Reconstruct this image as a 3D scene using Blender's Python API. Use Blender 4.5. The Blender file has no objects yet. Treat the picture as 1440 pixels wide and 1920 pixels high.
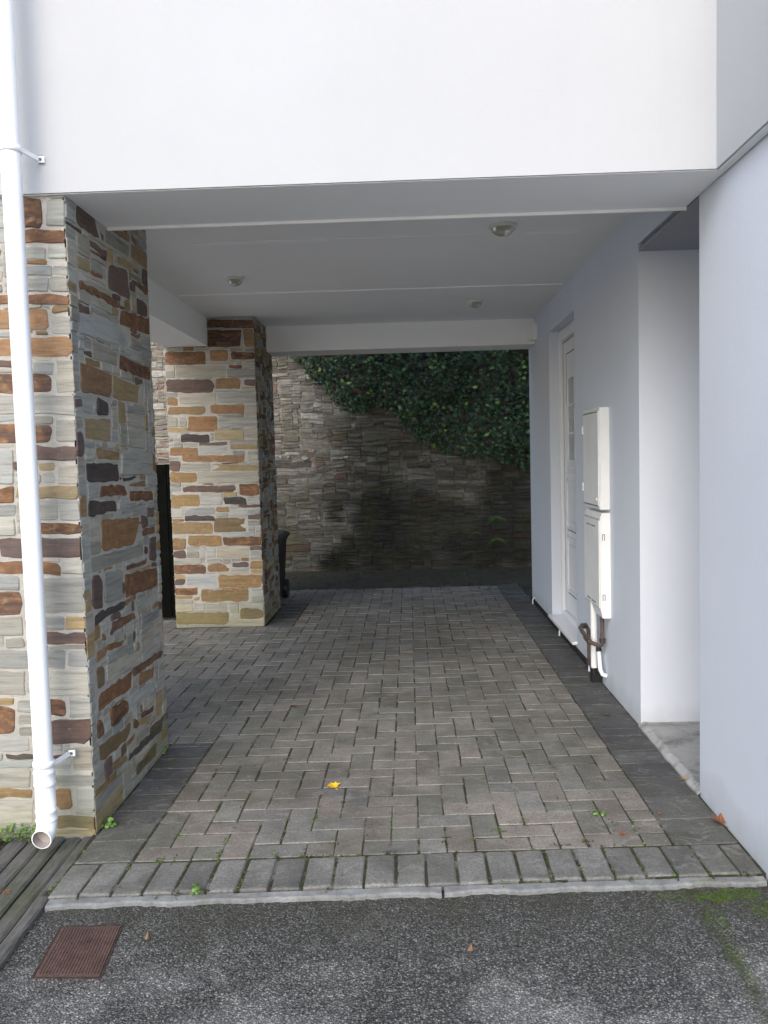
import bpy, math, random
from mathutils import Vector, Matrix, noise as mnoise
R = math.radians
random.seed(11)
S = bpy.context.scene
COL = S.collection

# ------------------------------------------------------------------ camera
F_PX, PITCH, YAW, ROLL = 1557.7, 0.0663, -0.0313, -0.02626
def cam_basis():
    cp, sp, cy, sy = math.cos(PITCH), math.sin(PITCH), math.cos(YAW), math.sin(YAW)
    f = Vector((sy*cp, cy*cp, -sp)); rt = Vector((cy, -sy, 0)); up = rt.cross(f)
    c, s = math.cos(ROLL), math.sin(ROLL)
    return c*rt + s*up, -s*rt + c*up, f
RT, UP, FW = cam_basis()
CAM = Vector((0, 0, 1.4))
cd = bpy.data.cameras.new('camera'); cam = bpy.data.objects.new('camera', cd); COL.objects.link(cam)
m = Matrix((RT, UP, -FW)).transposed().to_4x4(); m.translation = CAM
cam.matrix_world = m
cd.sensor_fit = 'VERTICAL'; cd.sensor_height = 24; cd.lens = F_PX/1920*24
cd.clip_end = 600; cd.clip_start = .05
S.camera = cam

# ------------------------------------------------------------------ light
SUN_EL, SUN_AZ = R(36), R(194)      # azimuth measured from +Y (north) clockwise
w = bpy.data.worlds.new('World'); S.world = w; w.use_nodes = True
nt = w.node_tree; bg = nt.nodes['Background']
sky = nt.nodes.new('ShaderNodeTexSky'); sky.sky_type = 'NISHITA'; sky.sun_disc = False
sky.sun_elevation = SUN_EL; sky.sun_rotation = SUN_AZ; sky.dust_density = 2.0; sky.air_density = 1.0; sky.ozone_density = 1.0
hs = nt.nodes.new('ShaderNodeHueSaturation'); hs.inputs['Saturation'].default_value = .85
nt.links.new(sky.outputs[0], hs.inputs['Color']); nt.links.new(hs.outputs[0], bg.inputs[0])
bg.inputs[1].default_value = .15
sl = bpy.data.lights.new('sun', 'SUN'); sun = bpy.data.objects.new('sun', sl); COL.objects.link(sun)
sl.energy = .55; sl.angle = R(45); sl.color = (1, 1, 1)
d = Vector((math.sin(SUN_AZ)*math.cos(SUN_EL), math.cos(SUN_AZ)*math.cos(SUN_EL), math.sin(SUN_EL)))
sun.rotation_euler = d.to_track_quat('Z', 'Y').to_euler()
S.view_settings.view_transform = 'Standard'; S.view_settings.look = 'None'
S.view_settings.gamma = 1; S.view_settings.exposure = 1.2
S.cycles.max_bounces = 10; S.cycles.diffuse_bounces = 6

# ------------------------------------------------------------------ materials
class NT:
    def __init__(s, name):
        s.m = bpy.data.materials.new(name); s.m.use_nodes = True; s.t = s.m.node_tree
        s.b = s.t.nodes['Principled BSDF']
        s.tc = s.t.nodes.new('ShaderNodeTexCoord')
    def n(s, kind, **kw):
        o = s.t.nodes.new(kind)
        for k, v in kw.items(): setattr(o, k, v)
        return o
    def l(s, a, b): s.t.links.new(a, b)
    def mapped(s, scale=(1, 1, 1), rot=(0, 0, 0)):
        mp = s.n('ShaderNodeMapping'); s.l(s.tc.outputs['Object'], mp.inputs['Vector'])
        mp.inputs['Scale'].default_value = scale; mp.inputs['Rotation'].default_value = rot
        return mp.outputs[0]
    def noise(s, scale, detail=4, rough=.55, vec=None, dist=0):
        o = s.n('ShaderNodeTexNoise'); o.inputs['Scale'].default_value = scale
        o.inputs['Detail'].default_value = detail; o.inputs['Roughness'].default_value = rough
        o.inputs['Distortion'].default_value = dist
        s.l(vec or s.tc.outputs['Object'], o.inputs['Vector']); return o.outputs['Fac']
    def ramp(s, fac, stops):
        o = s.n('ShaderNodeValToRGB'); e = o.color_ramp.elements
        while len(e) < len(stops): e.new(.5)
        for i, (p, c) in enumerate(stops):
            e[i].position = p; e[i].color = (c, c, c, 1) if isinstance(c, (int, float)) else (*c, 1)
        s.l(fac, o.inputs[0]); return o.outputs[0]
    def mix(s, fac, a, b, mode='MIX'):
        o = s.n('ShaderNodeMix', data_type='RGBA', blend_type=mode)
        for v, i in ((fac, 0), (a, 6), (b, 7)):
            if hasattr(v, 'links'): s.l(v, o.inputs[i])
            elif isinstance(v, (int, float)): o.inputs[i].default_value = v if i == 0 else (v, v, v, 1)
            else: o.inputs[i].default_value = (*v, 1)
        return o.outputs[2]
    def math(s, op, a, b=0.0, clamp=False):
        o = s.n('ShaderNodeMath', operation=op); o.use_clamp = clamp
        for v, i in ((a, 0), (b, 1)):
            if hasattr(v, 'links'): s.l(v, o.inputs[i])
            else: o.inputs[i].default_value = v
        return o.outputs[0]
    def attr(s, name): return s.n('ShaderNodeAttribute', attribute_name=name)
    def bump(s, h, strength=.3, dist=.01, prev=None):
        o = s.n('ShaderNodeBump'); o.inputs['Strength'].default_value = strength; o.inputs['Distance'].default_value = dist
        s.l(h, o.inputs['Height'])
        if prev: s.l(prev, o.inputs['Normal'])
        s.l(o.outputs[0], s.b.inputs['Normal']); return o.outputs[0]
    def col(s, c):
        if hasattr(c, 'links'): s.l(c, s.b.inputs['Base Color'])
        else: s.b.inputs['Base Color'].default_value = (*c, 1)
    def rough(s, r, spec=.5):
        if hasattr(r, 'links'): s.l(r, s.b.inputs['Roughness'])
        else: s.b.inputs['Roughness'].default_value = r
        s.b.inputs['Specular IOR Level'].default_value = spec
    def sep(s):
        o = s.n('ShaderNodeSeparateXYZ'); s.l(s.tc.outputs['Object'], o.inputs[0]); return o.outputs

def plain(name, c, rough=.5, var=.08, scale=8, bump=0, bs=60, spec=.4, metal=0):
    t = NT(name); f = t.ramp(t.noise(scale), [(.3, 1-var), (.7, 1+var)])
    f.node.color_ramp.elements[0].color = (1-var,)*3+(1,)
    t.col(t.mix(1, c, f, 'MULTIPLY')); t.rough(rough, spec); t.b.inputs['Metallic'].default_value = metal
    if bump: t.bump(t.noise(bs, 3), bump, .004)
    return t.m

def m_render(name, c, dirt=True, bump=.4):
    """smooth painted masonry: faint trowel waviness, fine grain, rain streaks and grime above the ground"""
    t = NT(name)
    v = t.ramp(t.noise(1.3, 5), [(.3, .955), (.7, 1.0)])
    base = t.mix(1, c, v, 'MULTIPLY')
    st = t.ramp(t.noise(1.0, 4, vec=t.mapped((9, 9, .5))), [(.52, 1.0), (.8, .985)])
    base = t.mix(1, base, st, 'MULTIPLY')
    if dirt:
        z = t.sep()[2]
        k = t.math('ADD', t.math('MULTIPLY', z, -3.2), .62)
        k = t.math('ADD', k, t.math('MULTIPLY', t.noise(5, 5), .75))
        k = t.math('SUBTRACT', k, .55, True)
        base = t.mix(t.math('MULTIPLY', k, .8, True), base, (.27, .27, .235))
        sp = t.ramp(t.noise(38, 2), [(.74, 0.0), (.8, .35)])
        k2 = t.math('MULTIPLY', sp, t.ramp(z, [(0.0, 1.0), (.5, 0.0)]))
        base = t.mix(k2, base, (.25, .26, .2))
    t.col(base); t.rough(.75, .25)
    h = t.math('ADD', t.noise(170, 3), t.math('MULTIPLY', t.noise(6, 3), 1.6))
    t.bump(h, bump, .003)
    return t.m

M = {}
M['facade'] = m_render('painted_render', (.445, .455, .472), False)
M['wall'] = m_render('painted_render_grey', (.655, .69, .755))
M['beam'] = m_render('painted_beam', (.88, .87, .84), False)
M['ceiling'] = m_render('painted_ceiling', (.80, .795, .785), False, .12)
M['soffit'] = m_render('painted_soffit', (.86, .86, .85), False, .12)
M['trim'] = plain('white_trim', (.86, .85, .81), .5, .05)
M['upvc'] = plain('white_upvc', (.80, .81, .83), .28, .03, 3)
M['pipe'] = plain('white_pipe_plastic', (.84, .86, .90), .3, .04, 4)
M['box'] = plain('cream_grp', (.80, .80, .79), .42, .05, 5)
M['copper'] = plain('brown_pipe', (.115, .078, .066), .4, .3, 30, .2)
M['black'] = plain('black_plastic', (.015, .015, .018), .4, .2)
M['gate'] = plain('dark_painted_timber', (.004, .0045, .0035), .95, .3, 12, .3, 60, .05)
M['line'] = plain('seal_gap', (.06, .06, .06), .8, .1)
M['lamp_base'] = plain('lamp_base_plastic', (.62, .60, .52), .5, .1)
M['inside_pipe'] = plain('inside_of_pipe', (.33, .29, .27), .7, .2, 20)
t = NT('lamp_glass'); t.col((.42, .41, .32)); t.rough(.15, .5); t.b.inputs['Transmission Weight'].default_value = .35; M['lamp_glass'] = t.m
t = NT('window_glass'); t.col((.30, .33, .34)); t.rough(.08, .6); M['glass'] = t.m

def m_stone():
    t = NT('slate_stone'); a = t.attr('Col'); ru = t.attr('rust').outputs['Fac']
    base = a.outputs['Color']
    pos = t.mapped((2.2, 2.2, 26))
    bed = t.noise(2.2, 6, .6, pos, .6)
    base = t.mix(1, base, t.ramp(bed, [(.28, .62), (.5, 1.0), (.72, 1.18)]), 'MULTIPLY')
    # iron staining: warm blotches, strongest on the rusty stones
    bl = t.ramp(t.noise(9, 6, .62, t.mapped((1.4, 1.4, 3.4)), .8), [(.42, 0.0), (.62, 1.0)])
    warm = t.ramp(t.noise(26, 4), [(.3, (.13, .055, .028)), (.55, (.33, .16, .065)), (.8, (.50, .35, .19))])
    base = t.mix(t.math('MULTIPLY', bl, ru, True), base, warm)
    fl = t.ramp(t.noise(60, 3), [(.66, 0.0), (.75, .45)])
    base = t.mix(t.math('MULTIPLY', fl, .5), base, (.6, .55, .46))
    # algae near the ground
    z = t.sep()[2]
    g = t.math('ADD', t.math('MULTIPLY', z, -2.0), t.math('MULTIPLY', t.noise(4, 4), 1.7))
    g = t.math('MULTIPLY', t.math('SUBTRACT', g, .25, True), .75, True)
    base = t.mix(g, base, t.mix(.6, base, (.20, .20, .07)))
    t.col(base); t.rough(.78, .3)
    b = t.bump(t.noise(3.0, 6, .65, pos), .55, .006)
    t.bump(t.noise(70, 4), .35, .003, b)
    return t.m
M['stone'] = m_stone()
def m_mortar(name, c, dark=.8):
    t = NT(name)
    base = t.mix(1, c, t.ramp(t.noise(14, 6), [(.3, dark), (.7, 1.06)]), 'MULTIPLY')
    z = t.sep()[2]
    g = t.math('ADD', t.math('MULTIPLY', z, -2.0), t.math('MULTIPLY', t.noise(4, 4), 1.7))
    g = t.math('MULTIPLY', t.math('SUBTRACT', g, .25, True), .75, True)
    base = t.mix(g, base, (.19, .19, .08))
    t.col(base); t.rough(.9, .15); t.bump(t.noise(90, 4, .7), .7, .006); return t.m
M['mortar'] = m_mortar('lime_mortar', (.42, .40, .36))

def m_rubble():
    t = NT('rubble_stone'); a = t.attr('Col')
    base = a.outputs['Color']
    base = t.mix(1, base, t.ramp(t.noise(2.5, 7, .65, t.mapped((2, 2, 14)), .7), [(.28, .50), (.5, 1.0), (.74, 1.45)]), 'MULTIPLY')
    base = t.mix(1, base, t.ramp(t.noise(30, 5, .7), [(.3, .66), (.7, 1.22)]), 'MULTIPLY')
    mo = t.ramp(t.noise(3.1, 6, .6), [(.5, 0.0), (.68, .6)])
    base = t.mix(mo, base, t.mix(.65, base, (.085, .085, .03)))
    t.col(base); t.rough(.85, .25)
    b = t.bump(t.noise(4, 7, .7, t.mapped((2, 2, 9))), .7, .014); t.bump(t.noise(60, 4), .5, .005, b)
    return t.m
M['rubble'] = m_rubble()

def m_paver():
    t = NT('block_paving'); a = t.attr('Col'); base = a.outputs['Color']
    base = t.mix(1, base, t.ramp(t.noise(7, 6, .6), [(.28, .66), (.52, 1.0), (.78, 1.3)]), 'MULTIPLY')
    base = t.mix(1, base, t.ramp(t.noise(.9, 4), [(.3, .70), (.7, 1.2)]), 'MULTIPLY')
    base = t.mix(1, base, t.ramp(t.noise(110, 4, .8), [(.3, .55), (.7, 1.42)]), 'MULTIPLY')
    # pale curved scuffs
    wv = t.n('ShaderNodeTexWave', wave_type='RINGS', rings_direction='Z'); wv.inputs['Scale'].default_value = 5.2
    wv.inputs['Distortion'].default_value = 16; wv.inputs['Detail'].default_value = 3; wv.inputs['Detail Scale'].default_value = 1.6
    t.l(t.tc.outputs['Object'], wv.inputs['Vector'])
    sc = t.math('MULTIPLY', t.ramp(wv.outputs['Fac'], [(.78, 0.0), (.97, .28)]), t.ramp(t.noise(9, 3), [(.42, 0.0), (.6, 1.0)]))
    base = t.mix(sc, base, (.34, .33, .30))
    # damp and algae: moss film in places, pale flecks
    g = t.ramp(t.noise(2.3, 6, .65), [(.46, 0.0), (.70, .7)])
    base = t.mix(g, base, t.mix(.6, base, (.085, .088, .056)))
    fl = t.ramp(t.noise(60, 2), [(.735, 0.0), (.76, .75)])
    base = t.mix(fl, base, (.45, .44, .42))
    t.col(base); t.rough(t.ramp(t.noise(5, 4), [(.3, .55), (.7, .85)]), .35)
    b = t.bump(t.noise(26, 6, .7), .35, .004); t.bump(t.noise(220, 3, .7), .5, .003, b)
    return t.m
M['paver'] = m_paver()
def m_joint():
    t = NT('joint_soil')
    base = t.ramp(t.noise(6, 5, .7), [(.30, (.022, .020, .015)), (.42, (.055, .05, .038)), (.50, (.045, .052, .025)), (.58, (.15, .14, .12)), (.7, (.24, .23, .20))])
    t.col(base); t.rough(.95, .1); t.bump(t.noise(90, 4), .8, .01); return t.m
M['joint'] = m_joint()
def m_asphalt():
    t = NT('asphalt'); v = t.n('ShaderNodeTexVoronoi'); v.inputs['Scale'].default_value = 165; v.inputs['Randomness'].default_value = 1
    t.l(t.tc.outputs['Object'], v.inputs['Vector'])
    v2 = t.n('ShaderNodeTexVoronoi'); v2.inputs['Scale'].default_value = 330; t.l(t.tc.outputs['Object'], v2.inputs['Vector'])
    sp = t.n('ShaderNodeSeparateColor'); t.l(v.outputs['Color'], sp.inputs[0])
    sp2 = t.n('ShaderNodeSeparateColor'); t.l(v2.outputs['Color'], sp2.inputs[0])
    chips = t.ramp(sp.outputs[0], [(.0, .022), (.5, .06), (.78, .15), (.93, .24), (1, .36)])
    chips2 = t.ramp(sp2.outputs[0], [(.0, .025), (.6, .08), (.9, .22), (1, .30)])
    base = t.mix(.45, chips, chips2)
    edge = t.ramp(v.outputs['Distance'], [(.25, 1.0), (.6, .35)])
    base = t.mix(1, base, edge, 'MULTIPLY'); base = t.mix(1, base, (1.48, 1.45, 1.36), 'MULTIPLY')
    o = t.sep()
    # worn pale patches away from the kerb, mossy dark belt beside it
    wn = t.noise(2.8, 9, .72, dist=.4)
    near = t.math('MULTIPLY', t.math('SUBTRACT', 2.22, o[1]), 1.5)
    wear = t.math('ADD', near, t.math('MULTIPLY', t.math('SUBTRACT', wn, .5), 5.0))
    wear = t.math('ADD', wear, .02, True); wear = t.math('MINIMUM', wear, 1)
    lite = t.mix(1, t.mix(1, base, (1.6, 1.59, 1.55), 'MULTIPLY'), (.09, .089, .086), 'ADD')
    base = t.mix(t.math('MULTIPLY', wear, .9, True), base, lite)
    gr = t.math('MULTIPLY', t.math('SUBTRACT', o[1], 2.22), 2.6)
    gr = t.math('ADD', gr, t.math('MULTIPLY', t.math('SUBTRACT', t.noise(5.5, 5, .65), .5), 3.2))
    gr = t.math('MULTIPLY', t.math('ADD', gr, -.1, True), .85, True)
    base = t.mix(gr, base, t.mix(.62, base, (.040, .041, .022)))
    # moss in the seam where two lays of asphalt meet (x = 0.85)
    dx = t.math('ABSOLUTE', t.math('SUBTRACT', t.math('ADD', o[0], t.math('MULTIPLY', t.noise(6, 3), .03)), .885))
    sm = t.math('MULTIPLY', t.ramp(dx, [(0, 1.0), (.035, 0.0)]), t.ramp(t.noise(7, 4), [(.35, .2), (.6, 1.0)]))
    base = t.mix(t.math('MULTIPLY', sm, .8), base, (.032, .040, .008))
    t.col(base); t.rough(t.ramp(wn, [(.3, .5), (.7, .85)]), .35)
    b = t.bump(v.outputs['Distance'], .8, -.006); t.bump(v2.outputs['Distance'], .5, -.003, b)
    return t.m
M['asphalt'] = m_asphalt()
def m_kerb():
    t = NT('pale_concrete')
    base = t.mix(1, (.235, .24, .235), t.ramp(t.noise(11, 6, .7), [(.3, .5), (.6, 1.0), (.75, 1.35)]), 'MULTIPLY')
    base = t.mix(t.ramp(t.noise(4, 5), [(.55, 0.0), (.7, .6)]), base, (.10, .11, .05))
    t.col(base); t.rough(.85, .25); t.bump(t.noise(50, 5, .7), .8, .008); return t.m
M['kerb'] = m_kerb()
def m_step():
    t = NT('worn_concrete_step')
    base = t.mix(1, (.36, .36, .35), t.ramp(t.noise(5, 7, .7, dist=.6), [(.3, .45), (.5, 1.0), (.72, 1.25)]), 'MULTIPLY')
    base = t.mix(t.ramp(t.noise(12, 4), [(.6, 0.0), (.72, .7)]), base, (.11, .11, .09))
    t.col(base); t.rough(.85, .2); t.bump(t.noise(45, 5, .7), .8, .008); return t.m
M['step'] = m_step()
def m_board():
    t = NT('weathered_timber')
    base = t.mix(1, (.125, .12, .11), t.ramp(t.noise(5, 7, .7, t.mapped((30, 2.2, 10)), .4), [(.3, .45), (.5, 1.0), (.75, 1.6)]), 'MULTIPLY')
    base = t.mix(t.ramp(t.noise(4, 5, .7), [(.48, 0.0), (.66, .6)]), base, (.07, .08, .03))
    t.col(base); t.rough(.85, .2); t.bump(t.noise(5, 6, .7, t.mapped((40, 3, 10))), .8, .006); return t.m
M['board'] = m_board()
def m_rust():
    t = NT('rusty_iron')
    base = t.mix(1, (.105, .064, .053), t.ramp(t.noise(24, 6, .7), [(.3, .65), (.7, 1.3)]), 'MULTIPLY')
    base = t.mix(t.ramp(t.noise(6, 4), [(.6, 0.0), (.75, .45)]), base, (.05, .05, .045))
    fl = t.ramp(t.noise(110, 1), [(.76, 0.0), (.8, .8)])
    base = t.mix(fl, base, (.26, .20, .17))
    t.col(base); t.rough(.8, .25); t.bump(t.noise(80, 4, .7), .5, .004); return t.m
M['rust'] = m_rust()
def m_leaf(name='leaf', rough=.42):
    t = NT(name); a = t.attr('Col')
    base = t.mix(1, a.outputs['Color'], t.ramp(t.noise(40, 3), [(.3, .75), (.7, 1.2)]), 'MULTIPLY')
    t.col(base); t.rough(rough, .4)
    t.b.inputs['Subsurface Weight'].default_value = 0
    return t.m
M['leaf'] = m_leaf('leaf'); M['moss'] = m_leaf('moss', .9)
M['twig'] = plain('ivy_stem', (.09, .065, .04), .85, .3, 30)
def m_ground():
    t = NT('earth'); base = t.ramp(t.noise(7, 7, .7), [(.35, (.035, .033, .026)), (.5, (.07, .065, .052)), (.62, (.055, .056, .034)), (.8, (.12, .115, .095))])
    t.col(base); t.rough(.95, .1); t.bump(t.noise(50, 5, .7), .8, .02); return t.m
M['earth'] = m_ground()

# ------------------------------------------------------------------ mesh builder
class MB:
    def __init__(s): s.v = []; s.f = []; s.c = []; s.r = []; s.mi = []; s.sm = []; s.cur = 0; s.col = (.5, .5, .5); s.ru = 0.0; s.smooth = False
    def add(s, vs, fs, col=None):
        o = len(s.v); s.v += [tuple(p) for p in vs]
        c = col or s.col; s.c += [c]*len(vs); s.r += [s.ru]*len(vs)
        for f in fs: s.f.append([i+o for i in f]); s.mi.append(s.cur); s.sm.append(s.smooth)
    def box(s, a, b, bev=0):
        x0, y0, z0 = a; x1, y1, z1 = b
        if bev <= 0:
            s.add([(x0,y0,z0),(x1,y0,z0),(x1,y1,z0),(x0,y1,z0),(x0,y0,z1),(x1,y0,z1),(x1,y1,z1),(x0,y1,z1)],
                  [(0,3,2,1),(4,5,6,7),(0,1,5,4),(1,2,6,5),(2,3,7,6),(3,0,4,7)]); return
        e = bev; P = []
        for (z, k) in ((z0, e), (z0+e, 0), (z1-e, 0), (z1, e)):
            P.append([(x0+k+ (e if k == 0 else 0)*0, y0+k, z), (x1-k, y0+k, z), (x1-k, y1-k, z), (x0+k, y1-k, z)])
        # octagonal plan for the upright edges
        vs = []
        for ring, k in zip(P, (e, 0, 0, e)):
            (ax, ay, z), _, (bx, by, _z), _ = ring; q = e
            vs += [(ax+q,ay,z),(bx-q,ay,z),(bx,ay+q,z),(bx,by-q,z),(bx-q,by,z),(ax+q,by,z),(ax,by-q,z),(ax,ay+q,z)]
        fs = [tuple(reversed(range(8))), tuple(range(24, 32))]
        for r in range(3):
            for i in range(8): fs.append((r*8+i, r*8+(i+1) % 8, (r+1)*8+(i+1) % 8, (r+1)*8+i))
        s.add(vs, fs)
    def prism(s, pts, z0, z1):
        n = len(pts); vs = [(x, y, z0) for x, y in pts]+[(x, y, z1) for x, y in pts]
        s.add(vs, [tuple(reversed(range(n))), tuple(range(n, 2*n))]+[(i, (i+1) % n, n+(i+1) % n, n+i) for i in range(n)])
    def tube(s, path, r, n=16, caps=True, closed_start=True):
        sm = s.smooth; s.smooth = True
        P = [Vector(p) for p in path]; rs = r if isinstance(r, (list, tuple)) else [r]*len(P); vs = []; fs = []
        prev = None
        for i, p in enumerate(P):
            tdir = (P[min(i+1, len(P)-1)]-P[max(i-1, 0)]).normalized()
            if prev is None: u = tdir.orthogonal().normalized()
            else: u = (prev-tdir*prev.dot(tdir)).normalized()
            prev = u; v = tdir.cross(u)
            for k in range(n):
                a = 2*math.pi*k/n; vs.append(p+u*math.cos(a)*rs[i]+v*math.sin(a)*rs[i])
        for i in range(len(P)-1):
            for k in range(n): fs.append((i*n+k, i*n+(k+1) % n, (i+1)*n+(k+1) % n, (i+1)*n+k))
        s.add(vs, fs)
        if caps:
            s.smooth = False
            s.add(vs[:n], [tuple(reversed(range(n)))]); s.add(vs[-n:], [tuple(range(n))])
        s.smooth = sm
    def lathe(s, c, prof, n=28):
        sm = s.smooth; s.smooth = True; vs = []; fs = []
        for (r, z) in prof:
            for k in range(n):
                a = 2*math.pi*k/n; vs.append((c[0]+r*math.cos(a), c[1]+r*math.sin(a), c[2]+z))
        for i in range(len(prof)-1):
            for k in range(n): fs.append((i*n+k, i*n+(k+1) % n, (i+1)*n+(k+1) % n, (i+1)*n+k))
        s.add(vs, fs); s.smooth = sm
    def build(s, name, mats, parent=None, col=False):
        me = bpy.data.meshes.new(name); me.from_pydata(s.v, [], s.f)
        mats = mats if isinstance(mats, (list, tuple)) else [mats]
        for m_ in mats: me.materials.append(m_)
        me.polygons.foreach_set('material_index', s.mi)
        me.polygons.foreach_set('use_smooth', s.sm)
        if col:
            a = me.color_attributes.new('Col', 'FLOAT_COLOR', 'POINT')
            a.data.foreach_set('color', [x for c in s.c for x in (*c, 1)])
            b = me.attributes.new('rust', 'FLOAT', 'POINT'); b.data.foreach_set('value', s.r)
        me.update()
        o = bpy.data.objects.new(name, me); COL.objects.link(o)
        if parent: o.parent = parent; o.matrix_parent_inverse = Matrix.Translation(-parent.location)
        return o
def tag(o, label=None, cat=None, group=None, kind=None):
    for k, v in (('label', label), ('category', cat), ('group', group), ('kind', kind)):
        if v: o[k] = v
    return o
def thing(name, loc, label, cat, group=None):
    o = bpy.data.objects.new(name, None); COL.objects.link(o); o.location = loc; o.empty_display_size = .1
    return tag(o, label, cat, group)
def B(name, mat, parent, *boxes, bev=0):
    b = MB()
    for a, c in boxes: b.box(a, c, bev)
    return b.build(name, mat, parent)

# a pixel of the 1440x1920 photograph as a point on a real plane (axis = value)
def at(px, py, ax, val):
    dd = RT*(px-720)+UP*(960-py)+FW*F_PX
    return CAM+dd*((val-CAM[ax])/dd[ax])

# ------------------------------------------------------------------ ground
b = MB(); b.box((-60, -40, -.20), (60, 60, -.024)); tag(b.build('asphalt_ground', M['asphalt']), kind='structure')
b = MB(); b.prism([(-60, -40), (60, -40), (60, -.9), (-3.6, -.9), (-3.6, 9.4), (-60, 9.4)], -.1, -.018); tag(b.build('added_bounce_yard', plain('bounce_yard_concrete', (.46, .455, .44), .85, .12, 3, .3)), kind='structure')  # unseen pale ground, added to bounce light up under the carport
FY = 2.635                                   # front edge of the paving on the camera axis
def shear(x, y): return y+.045*x*max(0, 1-(y-FY)/3.5)
XL, XR = -1.215, 1.138
b = MB()                                    # soil bed that shows in the joints
b.prism([(-3.4, 4.02), (-1.232, 4.02), (-1.232, FY-.045), (1.15, FY+.055), (1.15, 9.75), (-3.4, 9.75)], -.10, -.0035)
tag(b.build('paving_bed', M['joint']), kind='structure')

def paver(b, x0, y0, x1, y1, col, gap=.004, h=0, bev=.0032):
    x0 += gap; x1 -= gap; y0 += gap; y1 -= gap
    if x1-x0 < .02 or y1-y0 < .02: return
    j = lambda: random.uniform(-.0018, .0018)
    z = h+random.uniform(-.002, .002); tx, ty = random.uniform(-.010, .010), random.uniform(-.012, .012)
    cx, cy = (x0+x1)/2, (y0+y1)/2
    def ring(e, dz):
        q = min(.006, e+.002)
        pts = [(x0+e+q, y0+e), (x1-e-q, y0+e), (x1-e, y0+e+q), (x1-e, y1-e-q), (x1-e-q, y1-e), (x0+e+q, y1-e), (x0+e, y1-e-q), (x0+e, y0+e+q)]
        return [(x+jx, shear(x, y)+jy, z+dz+(x-cx)*tx+(y-cy)*ty) for (x, y), (jx, jy) in zip(pts, J)]
    J = [(j(), j()) for _ in range(8)]
    vs = ring(0, -.03)+ring(0, -bev)+ring(bev*.5, -bev*.25)+ring(bev*1.4, 0)
    fs = [tuple(range(24, 32))]
    for r in range(3):
        for i in range(8): fs.append((r*8+i, r*8+(i+1) % 8, (r+1)*8+(i+1) % 8, (r+1)*8+i))
    b.add(vs, fs, col)
def shade(c, v=.16):
    k = 1+random.uniform(-v, v); return tuple(max(.005, q*k) for q in c)
P_GREY, P_RED, P_DARK, P_OLIVE = (.186, .180, .163), (.198, .182, .160), (.088, .089, .092), (.170, .166, .142)
def field_col(x, y):
    n = mnoise.noise(Vector((x*1.1, y*.8, 3.3)))
    u = random.random()
    if u < .40+.5*n: c = P_RED
    elif u < .82: c = P_GREY
    else: c = P_OLIVE
    if y < 3.2 and u < .5: c = (.213, .190, .166)
    return shade(c, .13)
def dk(y):
    k = max(0, min(1, (3.45-y)/.7)); return tuple(a*(1-k)+c*k for a, c in zip(P_DARK, (.125, .122, .108)))
pv = MB(); U = 1.914/19
def in_block(x, y):
    if x > .91 or y > 8.75: return False
    if y < FY+.215: return False
    if x > -1.005: return True
    return 4.06 < y < 6.86 and x > -3.3 or (7.95 < y and x > -3.3) or (4.06 < y and x < -2.06 and x > -3.3)
for i in range(-24, 20):
    for j in range(-1, 72):
        x, y = -1.005+i*U, FY+.218+j*U
        c = (i-j) % 4
        if c == 0: cells = ((x, y), (x+U, y)); ext = (x, y, x+2*U, y+U)
        elif c == 3: cells = ((x, y), (x, y+U)); ext = (x, y, x+U, y+2*U)
        else: continue
        ok = [in_block(p+U/2, q+U/2) for p, q in cells]
        x1, y1 = ext[2], ext[3]
        if all(ok): pass
        elif ok[0]: x1, y1 = x+U, y+U
        elif ok[1]:
            x, y = cells[1]; x1, y1 = x+U, y+U
        else: continue
        g = .0016+random.random()**2*.0035
        x1 = min(x1, .9065)
        paver(pv, x, y, x1, y1, field_col(x, y), g, 0)
# cells of horizontal pavers whose left half is outside are picked up above; now borders
y = FY+.218
while y < 8.7:                                # dark row beside the right wall
    h = random.choice((.105, .16, .16, .21)); paver(pv, .909, y, XR, y+h, shade(dk(y), .15), .002); y += h
y = FY+.218
while y < 4.02:                               # dark row beside the near stone pillar
    h = random.choice((.14, .16, .125)); paver(pv, XL, y, -1.009, min(y+h, 4.06), shade(dk(y), .15), .002); y += h
y = 6.86
while y < 7.9:
    h = .16; paver(pv, XL-.02, y, -1.009, y+h, shade(P_DARK, .15), .003); y += h
x = XL                                        # front soldier row with wide joints
while x < XR-.04:
    g = .0028+random.random()**1.5*.004
    paver(pv, x, FY, min(x+.1025, XR), FY+.212, shade((.165, .162, .150), .2), g, .002+random.uniform(-.001, .0015), .006); x += .1035
tag(pv.build('block_paving', M['paver'], col=True), kind='structure')

# pale concrete edging strip
kb = MB(); n = 260; vs = []
for i in range(n+1):
    x = -1.20+i*(2.33)/n; y = FY+.045*x-.004
    j = mnoise.noise(Vector((x*6, 0, 1)))*.006+mnoise.noise(Vector((x*45, 0, 1)))*.004; j2 = mnoise.noise(Vector((x*7, 4, 1)))*.013+mnoise.noise(Vector((x*38, 4, 1)))*.007
    vs += [(x, y-.034+j2, -.06), (x, y-.034+j2, -.014), (x, y-.029+j2, -.008+j*.3), (x, y-.003+j*.4, -.005+j*.3), (x, y, -.02)]
fs = []
for i in range(n):
    if i in (142,): continue
    for k in range(4): fs.append((i*5+k, (i+1)*5+k, (i+1)*5+k+1, i*5+k+1))
kb.add(vs, fs); tag(kb.build('kerb_strip', M['kerb']), kind='structure')
kb = MB()                                     # soil left of the front pillar
nx, ny = 26, 44; vs = []; fs = []
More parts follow.
